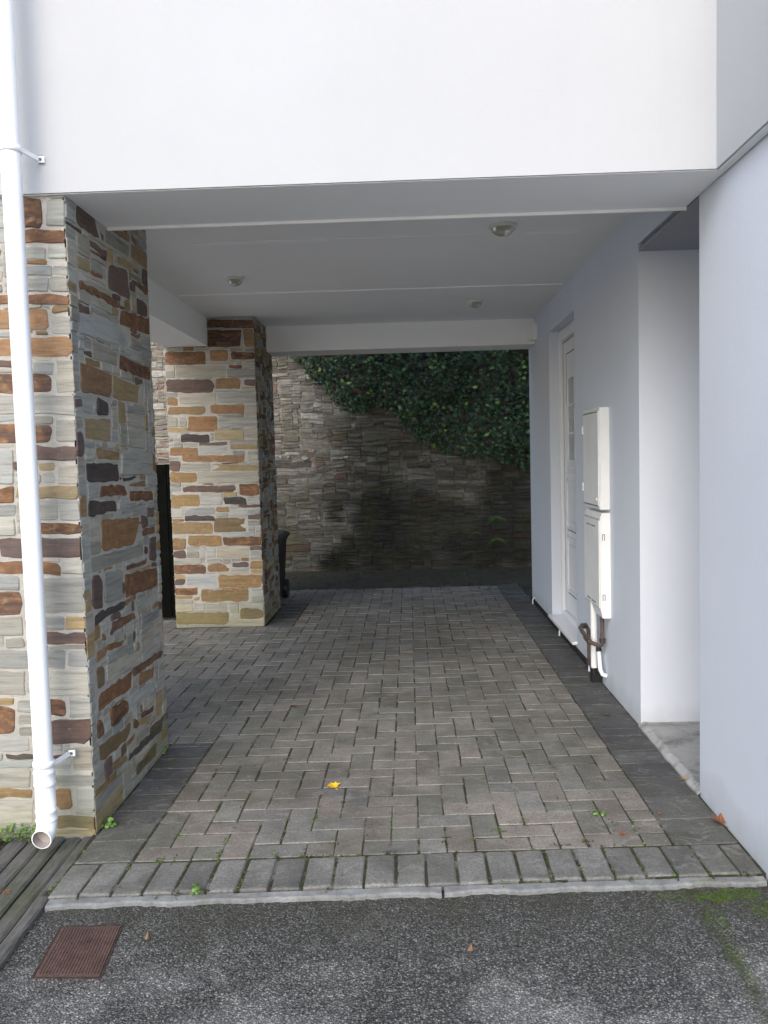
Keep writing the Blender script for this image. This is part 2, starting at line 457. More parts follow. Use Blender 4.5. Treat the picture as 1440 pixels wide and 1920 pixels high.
for i in range(nx+1):
    for j in range(ny+1):
        x = -3.2+i*(1.70)/nx; y = .6+j*2.45/ny
        e = min(1, (nx-i)/3)
        z = -.02+e*(.025+.03*mnoise.noise(Vector((x*3, y*3, 0)))+.012*mnoise.noise(Vector((x*14, y*14, 0)))) - (1-e)*.02
        vs.append((x, y, z))
for i in range(nx):
    for j in range(ny): a = i*(ny+1)+j; fs.append((a, a+ny+1, a+ny+2, a+1))
kb.add(vs, fs); tag(kb.build('earth_verge', M['earth']), kind='structure')
kb = MB(); nx, ny = 120, 22; vs = []; fs = []    # sloping mossy soil at the foot of the far wall
for i in range(nx+1):
    for j in range(ny+1):
        x = -6+i*12/nx; y = 8.62+j*1.53/ny; q = j/ny
        vs.append((x, y, -.022+min(1, q*3)*.03+q*.02+.012*mnoise.noise(Vector((x*4, y*4, 0)))))
for i in range(nx):
    for j in range(ny): a = i*(ny+1)+j; fs.append((a, a+ny+1, a+ny+2, a+1))
kb.add(vs, fs); tag(kb.build('earth_bank', M['earth']), kind='structure')

# ------------------------------------------------------------------ house
WX = 1.145; SOF = 2.375; CE = 2.59
house = thing('house', (1.145, 3.0, 0), 'pale blue-grey and white rendered house whose upper floor spans the carport', 'house')
b = MB(); b.prism([(-2.05, 3.012), (1.10, 3.012), (1.10, 2.45), (3.2, 2.45), (3.2, 3.315), (WX, 3.315), (WX, 3.455), (-2.05, 3.455)], SOF, 6.1)
b.build('upper_wall', M['facade'], house)
b = MB(); b.prism([(-2.05, 3.021), (1.109, 3.021), (1.109, 2.452), (1.14, 2.452), (1.14, 3.453), (-2.05, 3.453)], SOF-.003, SOF-.0005); b.build('soffit', M['soffit'], house)
B('soffit_bead', M['trim'], house, ((-1.22, 3.4555, SOF-.0145), (WX, 3.468, SOF+.010)))
b = MB(); b.box((-2.05, 3.455, CE), (WX, 7.50, CE+.2)); b.build('ceiling', M['ceiling'], house)
# seams of the ceiling boards: a raised filled joint and an overpainted strip
b = MB(); pts = []; n = 24
for i in range(n+1):
    x = -1.62+i*(2.74)/n; pts.append((x, 5.985+.006*math.sin(i*.9)+(.012 if i > 9 else 0), CE-.001))
b.tube(pts, .0085, 6); b.build('ceiling_seam', M['trim'], house)
B('ceiling_patch', M['soffit'], house, ((-1.15, 4.585, CE-.0035), (-.42, 4.635, CE+.01)))
B('ceiling_patch', M['soffit'], house, ((.66, 4.59, CE-.0035), (.96, 4.635, CE+.01)))
B('ceiling_strip', M['ceiling'], house, ((-.42, 4.60, CE-.003), (.66, 4.628, CE+.01)))
B('ceiling_strip', M['ceiling'], house, ((-1.3, 6.02, CE-.003), (.96, 6.055, CE+.01)))
B('rear_beam', M['beam'], house, ((-1.255, 7.50, 2.365), (WX, 7.86, CE+.2)))
B('side_beam', M['beam'], house, ((-2.0, 3.97, 2.355), (-1.645, 6.925, CE+.004)))
B('rear_wall', M['facade'], house, ((-2.05, 7.502, CE+.2), (3.2, 7.862, 5.2)))
B('left_wall', M['facade'], house, ((-2.05, 3.455, CE+.2), (-1.85, 7.502, 5.2)))
B('roof', plain('roof_slate', (.06, .065, .075), .7, .2, 4), house, ((-2.2, 3.46, 5.2), (3.3, 8.0, 5.35)))
# side wall with its doorway and the recessed porch
b = MB()
b.box((WX, 4.17, -.1), (2.35, 4.42, CE+.2))
b.box((WX, 4.42, -.1), (WX+.3, 5.76, CE+.2))
b.box((WX, 5.76, 2.36), (WX+.3, 6.77, CE+.2)); b.box((WX, 5.76, -.1), (WX+.3, 6.77, .075))
b.box((WX, 6.77, -.1), (WX+.3, 7.88, CE+.2))
b.box((WX, 3.46, 2.405), (2.35, 4.17, CE+.2)); b.box((WX, 3.315, 2.385), (2.35, 3.46, CE))
b.box((WX, 2.47, -.1), (2.35, 3.315, SOF)); b.box((2.05, 3.315, -.1), (2.35, 4.17, 2.405))
b.build('side_wall', M['wall'], house)
B('porch_soffit', m_render('shade_grey_porch_soffit', (.33, .33, .35), False, .12), house, ((WX+.003, 3.318, 2.368), (2.05, 4.168, 2.384)))  # darker grey than the other soffits, standing in for shade inside the porch
B('base_band', plain('black_bitumen', (.02, .02, .022), .8, .3, 20, .4), house, ((WX-.006, 5.25, -.02), (WX+.01, 7.885, .035)))
b = MB(); n = 22; vs = []                      # porch floor with a rough broken edge
for i in range(n+1):
    y = 3.30+i*.872/n; e = .011*mnoise.noise(Vector((y*13, 2, 0)))+.006*mnoise.noise(Vector((y*37, 2, 0)))
    vs += [(WX-.012+e*.4, y, -.05), (WX-.012+e*.4, y, .008), (WX+.016+e, y, .026), (WX+.045+e*1.5, y, .022), (2.2, y, .026)]
fs = []
for i in range(n):
    for k in range(4): fs.append((i*5+k, i*5+k+1, (i+1)*5+k+1, (i+1)*5+k))
b.add(vs, fs); b.build('doorstep', M['step'], house)

# white panelled door in the side wall
DX = WX+.085
dr = B('door', M['upvc'], house, ((DX+.014, 5.84, .13), (DX+.05, 6.70, 2.27)), bev=.003)
b = MB()
for a, c in (((DX-.012, 6.70, .08), (DX+.06, 6.768, 2.355)), ((DX-.012, 5.762, .08), (DX+.06, 5.84, 2.355)), ((DX-.012, 5.84, 2.27), (DX+.06, 6.70, 2.355)), ((DX-.012, 5.84, .08), (DX+.06, 6.70, .128))):
    b.box(a, c, .004)
f = b.build('frame', M['upvc'], house)
def sub(name, mat, par, *bx, bev=0):
    b = MB()
    for a, c in bx: b.box(a, c, bev)
    return b.build(name, mat, par)
def rim(b, x, y0, y1, z0, z1, wd=.02, t=.012):
    b.box((x-t, y0, z0), (x, y0+wd, z1), .003); b.box((x-t, y1-wd, z0), (x, y1, z1), .003)
    b.box((x-t, y0+wd, z0), (x, y1-wd, z0+wd), .003); b.box((x-t, y0+wd, z1-wd), (x, y1-wd, z1), .003)
dc = []
for (z0, z1) in ((.30, .74), (.80, 1.18), (1.24, 1.30)):
    b = MB(); rim(b, DX+.013, 5.98, 6.56, z0, z1, .022, .011)
    o = b.build('panel', M['upvc'], house); dc.append(o)
o = sub('panel', M['upvc'], house, ((DX+.006, 6.03, .36), (DX+.014, 6.51, .68)), ((DX+.006, 6.03, .86), (DX+.014, 6.51, 1.12)), bev=.003); dc.append(o)
o = sub('groove', M['line'], house, ((DX+.0128, 5.965, .285), (DX+.0142, 6.575, .292)), ((DX+.0128, 6.568, .29), (DX+.0142, 6.575, .75)), ((DX+.0128, 5.965, .785), (DX+.0142, 6.575, .792)), ((DX+.0128, 6.568, .79), (DX+.0142, 6.575, 1.19)),
        ((DX+.0128, 6.568, 1.78), (DX+.0142, 6.575, 2.16)), ((DX+.0128, 5.965, 2.155), (DX+.0142, 6.575, 2.162)), ((DX+.0128, 6.69, .14), (DX+.0142, 6.697, 2.262)), ((DX+.0128, 5.85, 2.255), (DX+.0142, 6.69, 2.262))); dc.append(o)
b = MB(); rim(b, DX+.013, 5.98, 6.50, 1.32, 1.98, .022, .011); b.box((DX+.004, 6.0, 1.535), (DX+.013, 6.48, 1.55)); b.box((DX+.004, 6.0, 1.75), (DX+.013, 6.48, 1.765)); b.box((DX+.004, 6.23, 1.342), (DX+.013, 6.245, 1.96))
dc.append(b.build('glazing_bars', M['upvc'], house))
dc.append(sub('pane', M['glass'], house, ((DX+.010, 6.0, 1.342), (DX+.0141, 6.48, 1.96))))
for o in dc:
    o.parent = dr; o.matrix_parent_inverse = Matrix.Identity(4); 
    o.matrix_parent_inverse = dr.matrix_basis.inverted()
for o in dc: o.location = (0, 0, 0)
sub('door_sill', M['upvc'], house, ((WX-.035, 5.755, .055), (DX+.06, 6.775, .0795)), bev=.004)

# ------------------------------------------------------------------ stone pillars
KC = {  # colour, rust strength
 'B': ((.095, .060, .045), .55), 'P': ((.105, .078, .072), .15), 'D': ((.050, .046, .047), .12), 'R': ((.135, .075, .045), .55),
 'O': ((.225, .14, .078), .5), 'Y': ((.29, .24, .14), .35), 'G': ((.285, .287, .262), .04), 'C': ((.31, .303, .265), .08), 'K': ((.21, .155, .08), .5),
 'L': ((.13, .105, .06), .3)}
def stone(b, poly, frame, kind, lift=None):
    """poly: (u, v) corners; frame(u, v, d) -> point d metres out of the face"""
    c, ru = KC[kind]
    k = random.uniform(.78, 1.2); wm = random.uniform(-.05, .06); c = (c[0]*k*(1+wm), c[1]*k, c[2]*k*(1-wm*1.5))
    n = len(poly); pts = []
    for i in range(n):                     # subdivide and round the outline a little
        p, q, r = poly[i-1], poly[i], poly[(i+1) % n]
        l1 = math.hypot(p[0]-q[0], p[1]-q[1]); l2 = math.hypot(r[0]-q[0], r[1]-q[1])
        cr = min(.020 if kind in 'BPDROKL' else .009, l1*.3, l2*.3)*random.uniform(.15, 1.3)
        a = (q[0]+(p[0]-q[0])*cr/l1, q[1]+(p[1]-q[1])*cr/l1); d_ = (q[0]+(r[0]-q[0])*cr/l2, q[1]+(r[1]-q[1])*cr/l2)
        mid = ((a[0]+d_[0]+q[0])/3, (a[1]+d_[1]+q[1])/3)
        pts += [a, mid, d_]
        m_ = max(1, int((l2-2*cr)/.035))
        for s_ in range(1, m_):
            t_ = s_/m_; e = (r[0]+(q[0]-r[0])*cr/l2, r[1]+(q[1]-r[1])*cr/l2)
            pts.append((d_[0]+(e[0]-d_[0])*t_, d_[1]+(e[1]-d_[1])*t_))
    sd = random.uniform(0, 90)
    J = .011 if kind in 'BPDROKL' else .006
    wob = lambda u, v, q: mnoise.noise(Vector((u*22, v*22, q)))+.6*mnoise.noise(Vector((u*70, v*70, q)))
    pts = [(u+J*wob(u, v, sd)*(0 if u < .002 else 1), v+J*.8*wob(u, v, sd+9)) for u, v in pts]
    cx = sum(p[0] for p in pts)/len(pts); cy = sum(p[1] for p in pts)/len(pts); N = len(pts)
    lift = lift if lift is not None else random.uniform(.001, .0065)
    tx, ty = random.uniform(-.03, .03), random.uniform(-.03, .03)
    def ring(sh, dd):
        out = []
        for u, v in pts:
            du, dv = cx-u, cy-v; L = math.hypot(du, dv) or 1
            s_ = min(sh, L*.6); out.append(frame(u+du/L*s_, v+dv/L*s_, dd+(u-cx)*tx*.4+(v-cy)*ty*.4+(.0015*mnoise.noise(Vector((u*30, v*30, sd))) if dd > 0 else 0)))
        return out
    b.ru = ru
    vs = ring(0, -.006)+ring(0, lift*.55)+ring(.0035, lift)
    fs = [tuple(range(2*N, 3*N))]
    for r in range(2):
        for i in range(N): fs.append((r*N+i, r*N+(i+1) % N, (r+1)*N+(i+1) % N, (r+1)*N+i))
    b.add(vs, fs, c); b.ru = 0
def inpoly(u, v, P):
    r = False; n = len(P)
    for i in range(n):
        (x1, y1), (x2, y2) = P[i], P[i-1]
        if (y1 > v) != (y2 > v) and u < (x2-x1)*(v-y1)/(y2-y1)+x1: r = not r
    return r
def fill_face(b, W, H, frame, traced, rnd, weights='GGGGGGGGCCCCYKP', mask=None):
    """traced stones first, then dry fill of every free cell with roughly squared stones"""
    g = .01; nu, nv = int(W/g), int(H/g); occ = [[False]*nv for _ in range(nu)]
    for kind, P in traced:
        us = [p[0] for p in P]; vs = [p[1] for p in P]
        if max(us) < 0 or min(us) > W: continue
        P = [(min(max(u, .0), W), min(max(v, .0), H)) for u, v in P]
        cu, cv = sum(p[0] for p in P)/len(P), sum(p[1] for p in P)/len(P)
        if max(p[0] for p in P)-min(p[0] for p in P) < .015: continue
        stone(b, P, frame, kind)
        Q = []
        for u, v in P:
            L = math.hypot(u-cu, v-cv) or 1; Q.append((u+(u-cu)/L*.008, v+(v-cv)/L*.008))
        for i in range(max(0, int(min(us)/g)-1), min(nu, int(max(us)/g)+2)):
            for j in range(max(0, int(min(vs)/g)-1), min(nv, int(max(vs)/g)+2)):
                if inpoly((i+.5)*g, (j+.5)*g, Q): occ[i][j] = True
    if mask:
        for i in range(nu):
            for j in range(nv):
                if mask((i+.5)*g, (j+.5)*g): occ[i][j] = True
    for j in range(nv):
        i = 0
        while i < nu:
            if occ[i][j]: i += 1; continue
            w_ = rnd.choice((8, 11, 15, 19, 24, 30, 36)); h_ = rnd.choice((3, 4, 4, 5, 5, 6, 7, 8, 10))
            k = 0
            while i+k < nu and k < w_ and not occ[i+k][j]: k += 1
            if nu-(i+k) < 5 and all(not occ[q][j] for q in range(i+k, nu)): k = nu-i
            m_ = 1
            while j+m_ < nv and m_ < h_ and all(not occ[i+q][j+m_] for q in range(k)): m_ += 1
            if nv-(j+m_) < 3: m_ = nv-j if all(not occ[i+q][r] for q in range(k) for r in range(j+m_, nv)) else m_
            for q in range(k):
                for r in range(m_): occ[i+q][j+r] = True
            if k >= 3 and m_ >= 2:
                e = .0038; u0, v0, u1, v1 = i*g+e, j*g+e, (i+k)*g-e, (j+m_)*g-e
                if i == 0: u0 = 0
                if i+k >= nu: u1 = W
                s_ = [rnd.uniform(-.004, .004) for _ in range(4)]
                kd = rnd.choice(weights); 
                stone(b, [(u0, v0+s_[0]), (u1, v0+s_[1]), (u1, v1+s_[2]), (u0, v1+s_[3])], frame, kd)
            i += k
def crop(ox, oy, sc): return lambda x, y: (ox+x/sc, oy+y/sc)
c1, c2, c3, c4 = crop(0, 350, 4.466), crop(0, 780, 4.5), crop(0, 1200, 3.84), crop(270, 560, 3.0)
P1X, P1Y0, P1Y1, P1L = -1.222, 3.035, 3.985, -2.03
front1 = []
def fr(cr, y, lst, dst, u_of):
    for s_ in lst.split(';'):
        a = s_.split(','); x0, y0, x1, y1 = map(float, a[:4])
        dst.append((a[4], [u_of(at(*cr(px, py), 1, y)) for px, py in ((x0, y1), (x1, y1), (x1, y0), (x0, y0))]))
u1f = lambda p: (p.x-P1L, p.z)
fr(c1, P1Y0, '160,95,350,345,B;395,110,620,325,C;-300,360,140,470,G;170,360,628,470,R;180,505,392,605,G;405,495,640,600,C;185,665,430,740,G;430,665,645,740,C;200,765,400,875,G;415,755,645,875,C;-200,905,645,985,R;-120,1030,400,1195,O;290,1213,400,1240,K;432,1080,655,1235,C;-200,1262,660,1415,O;-100,1455,265,1505,P;280,1475,445,1570,G;478,1440,662,1720,C;-120,1570,430,1728,B;-300,1745,690,1905,C', front1, u1f)
fr(c2, P1Y0, '-100,75,432,222,B;475,35,702,218,C;275,255,715,370,P;-200,285,110,575,G;330,400,465,460,Y;355,478,468,560,G;495,405,718,575,G;140,590,728,695,Y;-100,605,120,735,R;300,712,492,880,G;500,712,738,885,G;315,905,750,995,B;-150,860,130,1010,C;0,1035,760,1195,P;-100,1230,515,1335,R;530,1222,760,1335,C;345,1360,768,1660,C;-100,1350,160,1470,G;-60,1485,185,1675,B;-150,1690,190,1850,G;370,1688,545,1805,G;560,1688,772,1795,Y;380,1828,785,1925,P', front1, u1f)
fr(c3, P1Y0, '-100,70,465,205,C;495,80,682,190,G;-200,225,180,390,C;345,215,690,395,C;340,428,472,540,B;505,405,690,555,G;-80,485,105,672,R;-50,418,100,462,Y;350,568,692,742,P;528,770,712,935,C;40,825,450,860,D;-200,700,210,800,C;380,968,722,1048,G;-100,930,220,1060,C;395,1068,515,1215,O;553,1062,732,1225,C;-100,1072,240,1132,K;-150,1145,235,1325,C;395,1262,742,1350,L', front1, u1f)
side1 = []
def sd1(cr, lst, dst, X):
    for s_ in lst.strip().split(';'):
        a = s_.split(); q = list(map(float, a[1:])); P = []
        for k in (0, 2, 4, 6):
            p = at(*cr(q[k], q[k+1]), 0, X); P.append((p.y-P1Y0, p.z))
        P.reverse()
        dst.append((a[0], P))
sd1(c1, 'P 635 150 880 330 860 465 640 320;K 925 345 1070 400 1075 460 940 380;G 880 350 1080 500 1075 590 880 460;B 750 515 890 600 890 630 755 540;Y 980 580 1110 640 1100 710 985 640;R 760 705 860 750 855 775 760 740;P 910 650 1060 700 1085 940 905 860;R 655 780 1000 970 990 1020 660 840;B 1105 770 1235 850 1235 920 1105 800;K 1100 480 1230 560 1235 700 1095 590;R 1010 1030 1250 1110 1250 1240 1000 1160;R 1090 1225 1170 1245 1170 1280 1090 1240;G 660 1060 980 1160 1090 1350 665 1230;G 770 1280 980 1390 980 1500 775 1440;B 1000 1410 1255 1520 1255 1630 1000 1520;O 670 1465 925 1580 925 1770 675 1720;Y 945 1580 1180 1680 1190 1820 940 1770;D 805 1775 895 1800 905 1920 810 1910;G 760 1000 990 1100 990 1150 760 1040', side1, P1X)
sd1(c2, 'Y 715 20 930 30 930 220 720 190;G 1065 60 1220 80 1215 275 1075 260;K 810 265 1000 300 1000 365 820 360;D 725 400 990 405 1005 555 730 550;G 1020 310 1280 300 1285 490 1015 500;D 1030 515 1165 505 1080 545 1040 545;K 1095 580 1225 545 1230 595 1110 595;R 845 590 1050 580 1070 665 845 685;R 1090 630 1290 630 1290 705 1095 720;D 745 710 980 720 985 800 745 850;G 1020 780 1220 740 1225 780 1020 820;O 850 880 1170 850 1130 1080 860 1150;B 1200 960 1300 930 1300 985 1205 1010;G 765 1200 1200 1080 1200 1170 775 1320;B 1060 1270 1240 1200 1235 1240 1065 1300;P 1215 1100 1245 1095 1240 1165 1215 1170;P 1260 1035 1310 1020 1310 1220 1260 1225;R 1050 1340 1320 1280 1325 1440 1060 1530;G 875 1320 1030 1300 1025 1550 880 1580;P 770 1350 850 1340 860 1610 780 1640;D 790 1680 1050 1560 1050 1610 800 1770;B 945 1740 1130 1650 1145 1700 920 1850;G 1145 1580 1320 1460 1330 1560 1160 1660;G 1190 1720 1335 1610 1340 1690 1190 1790', side1, P1X)
sd1(c3, 'R 770 30 890 0 870 40 775 80;O 690 90 780 50 760 110 695 170;L 695 210 750 195 750 320 700 360;G 760 180 1000 70 1000 170 765 300;B 950 210 1165 70 1160 120 955 265;O 995 245 1105 200 1100 260 1000 335;R 710 390 945 230 945 350 710 510;B 790 500 915 430 920 520 800 630;G 930 410 1110 290 1110 340 940 500;B 955 560 1000 590 985 640 960 640;B 1010 530 1105 475 1100 520 1015 560;Y 1000 575 1090 535 1060 590 1000 615;Y 1120 390 1165 350 1165 540 1120 560;B 695 580 725 575 750 680 700 720;L 715 760 950 590 930 700 720 880;D 930 820 1170 590 1170 640 920 880;L 980 910 1120 740 1115 830 985 975;K 810 890 910 820 905 860 815 950', side1, P1X)
def pillar(x0, x1, y0, y1, ztop, tf, ts, name, label, seed, sw='GGGGGGGGCCCCYKP'):
    rnd = random.Random(seed); b = MB(); b.cur = 1
    b.box((x0, y0, -.05), (x1, y1, ztop)); b.cur = 0
    fill_face(b, x1-x0, ztop, lambda u, v, d: (x0+u, y0-d, v), tf, rnd)
    fill_face(b, y1-y0, ztop, lambda u, v, d: (x1+d, y0+u, v), ts, rnd, sw)
    fill_face(b, y1-y0, ztop, lambda u, v, d: (x0-d, y1-u, v), [], rnd)
    fill_face(b, x1-x0, ztop, lambda u, v, d: (x1-u, y1+d, v), [], rnd)
    p = thing(name, ((x0+x1)/2, (y0+y1)/2, 0), label, 'pillar')
    b.build('masonry', [M['stone'], M['mortar']], p, col=True); return p
pillar(P1L, P1X, P1Y0, P1Y1, CE, front1, side1, 'stone_pillar', 'near square pillar of grey, rust and brown slate stones behind the white downpipe', 5)
front2 = []
P2L, P2R, P2Y0, P2Y1 = -2.005, -1.255, 6.925, 7.80
fr(c4, P2Y0, '355,118,622,165,B;358,178,545,272,B;560,170,628,270,K;118,298,345,372,R;372,288,472,352,O;490,303,628,342,B;180,378,462,442,C;480,373,548,392,B;468,395,632,445,C;115,455,388,527,P;403,448,542,507,O;563,455,632,492,P;200,533,405,592,C;415,530,635,587,C;118,558,188,602,K;135,608,345,652,K;372,598,562,647,O;566,598,637,662,C;248,662,412,748,O;418,668,637,718,C;125,668,188,720,G;125,725,245,752,Y;208,763,368,808,D;398,735,562,795,Y;568,733,638,782,C;145,838,305,882,O;310,828,480,868,C;488,818,640,848,Y;215,882,565,918,O;378,933,640,968,Y;208,928,372,970,G;142,912,203,972,P;148,978,298,1033,K;300,973,645,1037,C;218,1053,512,1088,P;532,1043,648,1108,R;150,1103,312,1168,K;320,1112,440,1158,C;448,1118,574,1158,D;228,1220,395,1250,D;158,1258,388,1322,K;392,1233,578,1312,L;248,1333,438,1392,K;448,1342,658,1388,B;408,1398,592,1457,C;165,1495,345,1548,B;358,1493,485,1533,O;602,1523,662,1547,Y;418,1555,662,1622,K;240,1558,405,1612,G;168,1628,302,1667,R;322,1638,588,1702,K;175,1765,475,1830,L;540,1745,670,1800,L', front2, lambda p: (p.x-P2L, p.z))
pillar(P2L, P2R, P2Y0, P2Y1, CE, front2, [], 'stone_pillar', 'far square pillar of pale and ochre slate stones under the carport\'s rear corner', 8, 'GGGGCCYKBLPK')

# ------------------------------------------------------------------ old rubble wall at the back
RWY = 10.05
def wpx(px, py): p = at(px, py, 1, RWY); return p.x, p.z
stains = [(705, 985, 40, 100, .8), (640, 1052, 40, 24, .95), (705, 1045, 95, 45, .75), (800, 1000, 80, 70, .7), (900, 1030, 95, 48, .8), (960, 970, 60, 100, .75), (870, 965, 90, 25, .65), (700, 830, 60, 50, .42),
          (690, 900, 50, 60, .45), (630, 960, 14, 22, .8), (760, 940, 60, 30, .6), (860, 880, 60, 20, .3), (980, 900, 30, 60, .6), (560, 1050, 30, 30, .3)]
SW = [(*wpx(a, c_), sa*10.0/1558, sc_*10.0/1558, k) for a, c_, sa, sc_, k in stains]
def stain(x, z):
    n = mnoise.fractal(Vector((x*2.2, z*2.2, 5)), 1, 2, 5)*.6; s_ = 0
    for cx, cz, rx, rz, k in SW:
        d2 = ((x-cx)/rx)**2+((z-cz)/rz)**2; s_ = max(s_, k*max(0, min(1, 1.45-d2*.75+n*1.1)))
    if x > 1.7: s_ = max(s_, .5+n*.4)
    return max(0, min(.9, s_))
def wallcol(x, z, c):
    s_ = min(.95, stain(x, z)*1.12); d_ = (.016, .015, .012)
    p_ = max(0, min(1, (-.35-x)/.8+.5*mnoise.noise(Vector((x*2, z*2, 4)))))*max(0, min(1, (z-1.0)/.6)); c = tuple(q*(1+.75*p_) for q in c)
    return tuple(c[i]*(1-s_)+d_[i]*s_ for i in range(3))
rb = MB(); rnd = random.Random(3)
nx, nz = 150, 60; vs = []; cs = []; fs = []         # mortar bed, slightly wavy
for i in range(nx+1):
    for j in range(nz+1):
        x = -7+i*12.5/nx; z = -.15+j*4.15/nz
        vs.append((x, RWY+.008+.006*mnoise.noise(Vector((x*2, z*2, 0))), z))
for i in range(nx):
    for j in range(nz): a = i*(nz+1)+j; fs.append((a, a+nz+1, a+nz+2, a+1))
o0 = len(rb.v); rb.add(vs, fs)
for k, p in enumerate(vs): rb.c[o0+k] = wallcol(p[0], p[2], (.150, .140, .116))
rb.box((-7, RWY+.06, -.15), (5.5, RWY+.6, 4.0))
hx, hz = wpx(571, 790)
GX, GZ = .0125, .0115; X0 = -6.9; nu, nv = int(12.3/GX), int(4.05/GZ); occ = [bytearray(nv) for _ in range(nu)]
for i in range(int((hx-.035-X0)/GX), int((hx+.035-X0)/GX)+1):
    for j in range(int((hz-.03)/GZ), int((hz+.035)/GZ)+1): occ[i][j] = 1
def warp(x, z): return (x+.012*mnoise.noise(Vector((x*3, z*3, 8))), z+.030*mnoise.noise(Vector((x*1.7, z*2.2, 1)))+.012*mnoise.noise(Vector((x*6, z*6, 2))))
for j in range(nv):
    i = 0
    while i < nu:
        if occ[i][j]: i += 1; continue
        h_ = rnd.choice((2, 2, 3, 3, 3, 3, 4, 4, 5, 6, 7)); w_ = int(h_*rnd.uniform(2.2, 6.5))+4
        k = 0
        while i+k < nu and k < w_ and not occ[i+k][j]: k += 1
        m_ = 1
        while j+m_ < nv and m_ < h_ and not any(occ[i+q][j+m_] for q in range(k)): m_ += 1
        for q in range(k):
            for r_ in range(m_): occ[i+q][j+r_] = 1
        if nu > 0 and (k >= 5 or (k >= 3 and m_ <= k)):
            x0, x1, z0, z1 = X0+i*GX+.003, X0+(i+k)*GX-.003, j*GZ+.0025-.03, (j+m_)*GZ-.0025-.03
            u = rnd.random()
            c = (.155, .140, .108) if u < .42 else (.118, .102, .076) if u < .66 else (.20, .182, .148) if u < .82 else (.098, .080, .066) if u < .95 else (.135, .082, .06)
            kk = rnd.uniform(.72, 1.28); cx, cz = (x0+x1)/2, (z0+z1)/2
            pale = max(0, min(1, (-.75-cx)/.6))*max(0, min(1, (cz-1.35)/.7)); c = (c[0]*kk*.98, c[1]*kk*1.02, c[2]*kk*1.12)
            lift = rnd.uniform(-.006, .012); sd = rnd.random()*50
            base = [(x0+(x1-x0)*q/4, z0) for q in range(4)]+[(x1, z0), (x1, cz)]+[(x1-(x1-x0)*q/4, z1) for q in range(4)]+[(x0, z1), (x0, cz)]
            a_ = min(.010, (z1-z0)*.28)
            if rnd.random() < .35: base = [(q, cz+(r_-cz)*(1-.5*((q-x0)/(x1-x0)))) for q, r_ in base]
            pts = [(q+a_*mnoise.noise(Vector((q*16, r_*16, sd))), r_+a_*1.1*mnoise.noise(Vector((q*13, r_*25, sd+4)))) for q, r_ in base]
            N = len(pts)
            def rg(dd, lv):
                out = []
                for q, r_ in pts:
                    X_, Z_ = cx+(q-cx)*dd, cz+(r_-cz)*dd; y_ = RWY-lift*(1 if lv else 0)+(.03, .005, 0)[lv]-(.006*mnoise.noise(Vector((q*18, r_*18, sd))) if lv else 0)
                    X_, Z_ = warp(X_, Z_); out.append((X_, y_, Z_))
                return out
            V = rg(1, 0)+rg(1, 1)+rg(.90, 2)
            F_ = [tuple(range(2*N, 3*N))]
            for rr in range(2):
                for q in range(N): F_.append((rr*N+q, rr*N+(q+1) % N, (rr+1)*N+(q+1) % N, (rr+1)*N+q))
            o_ = len(rb.v); rb.add(V, F_)
            for q, p_ in enumerate(V): rb.c[o_+q] = wallcol(p_[0], p_[2], c)
        i += k
wall = thing('rubble_wall', (0, RWY, 0), 'old rough stone garden wall with dark damp stains behind the carport', 'wall')
rb.build('masonry', M['rubble'], wall, col=True)
b = MB()                                             # lime-white patches
for px, py, rx, rz in ((572, 859, 8, 4.5), (541, 857, 4, 3), (527, 857, 3, 3), (648, 857, 5, 2.5), (627, 860, 5, 2), (640, 859, 3, 2)):
    x, z = wpx(px, py); k = 10/1558
    pts = []
    for q in range(10):
        a = q*math.pi/5; rr = random.uniform(.75, 1.15); pts.append((x+math.cos(a)*rx*k*rr, z+math.sin(a)*rz*k*rr))
    V = [(q, RWY-.026, r) for q, r in pts]+[(x+(q-x)*.8, RWY-.034, z+(r-z)*.8) for q, r in pts]
    b.add(V, [tuple(range(10, 20))]+[(i, (i+1) % 10, 10+(i+1) % 10, 10+i) for i in range(10)])
b.build('lime_patches', plain('lime_white', (.30, .30, .27), .9, .35, 30, .5), wall)

# ------------------------------------------------------------------ plants
def leaf_shape(kind):
    if kind == 'ivy': return [(0, -.1), (.28, -.42), (.50, -.12), (.85, -.02), (.52, .30), (.50, .62), (.2, .55), (0, 1.0), (-.2, .55), (-.50, .62), (-.52, .30), (-.85, -.02), (-.5, -.12), (-.28, -.42)]
    if kind == 'round': return [(0, -.1), (.35, -.3), (.62, 0), (.62, .4), (.35, .75), (0, .85), (-.35, .75), (-.62, .4), (-.62, 0), (-.35, -.3)]
    return [(0, -.2), (.16, .1), (.13, .6), (0, 1.1), (-.13, .6), (-.16, .1)]
def leaf(b, pos, nrm, updir, size, kind, col, curl=.18):
    nrm = nrm.normalized(); u = (updir-nrm*updir.dot(nrm)).normalized(); s_ = u.cross(nrm)
    P = leaf_shape(kind); vs = [pos+nrm*size*.06]
    for x, y in P: vs.append(pos+s_*x*size*.5+u*y*size*.5-nrm*curl*size*(abs(x)+max(0, y))*.5)
    n = len(P); b.add(vs, [(0, 1+i, 1+(i+1) % n) for i in range(n)], col)
rnd = random.Random(21)
bd = [wpx(*q) for q in ((545, 668), (578, 700), (605, 730), (640, 772), (690, 770), (722, 768), (748, 785), (770, 815), (800, 835), (850, 852), (905, 862), (950, 872), (995, 880), (1100, 905), (1300, 900))]
def ivy_low(x):
    if x < bd[0][0]: return 2.75+(bd[0][0]-x)*1.6
    for (a, za), (c, zc) in zip(bd, bd[1:]):
        if a <= x <= c: return za+(zc-za)*(x-a)/(c-a)
    return bd[-1][1]
ivy = thing('ivy', (0.6, RWY, 1.2), 'dark green ivy hanging over the upper right of the old stone wall', 'climbing plant')
b = MB(); cnt = 0
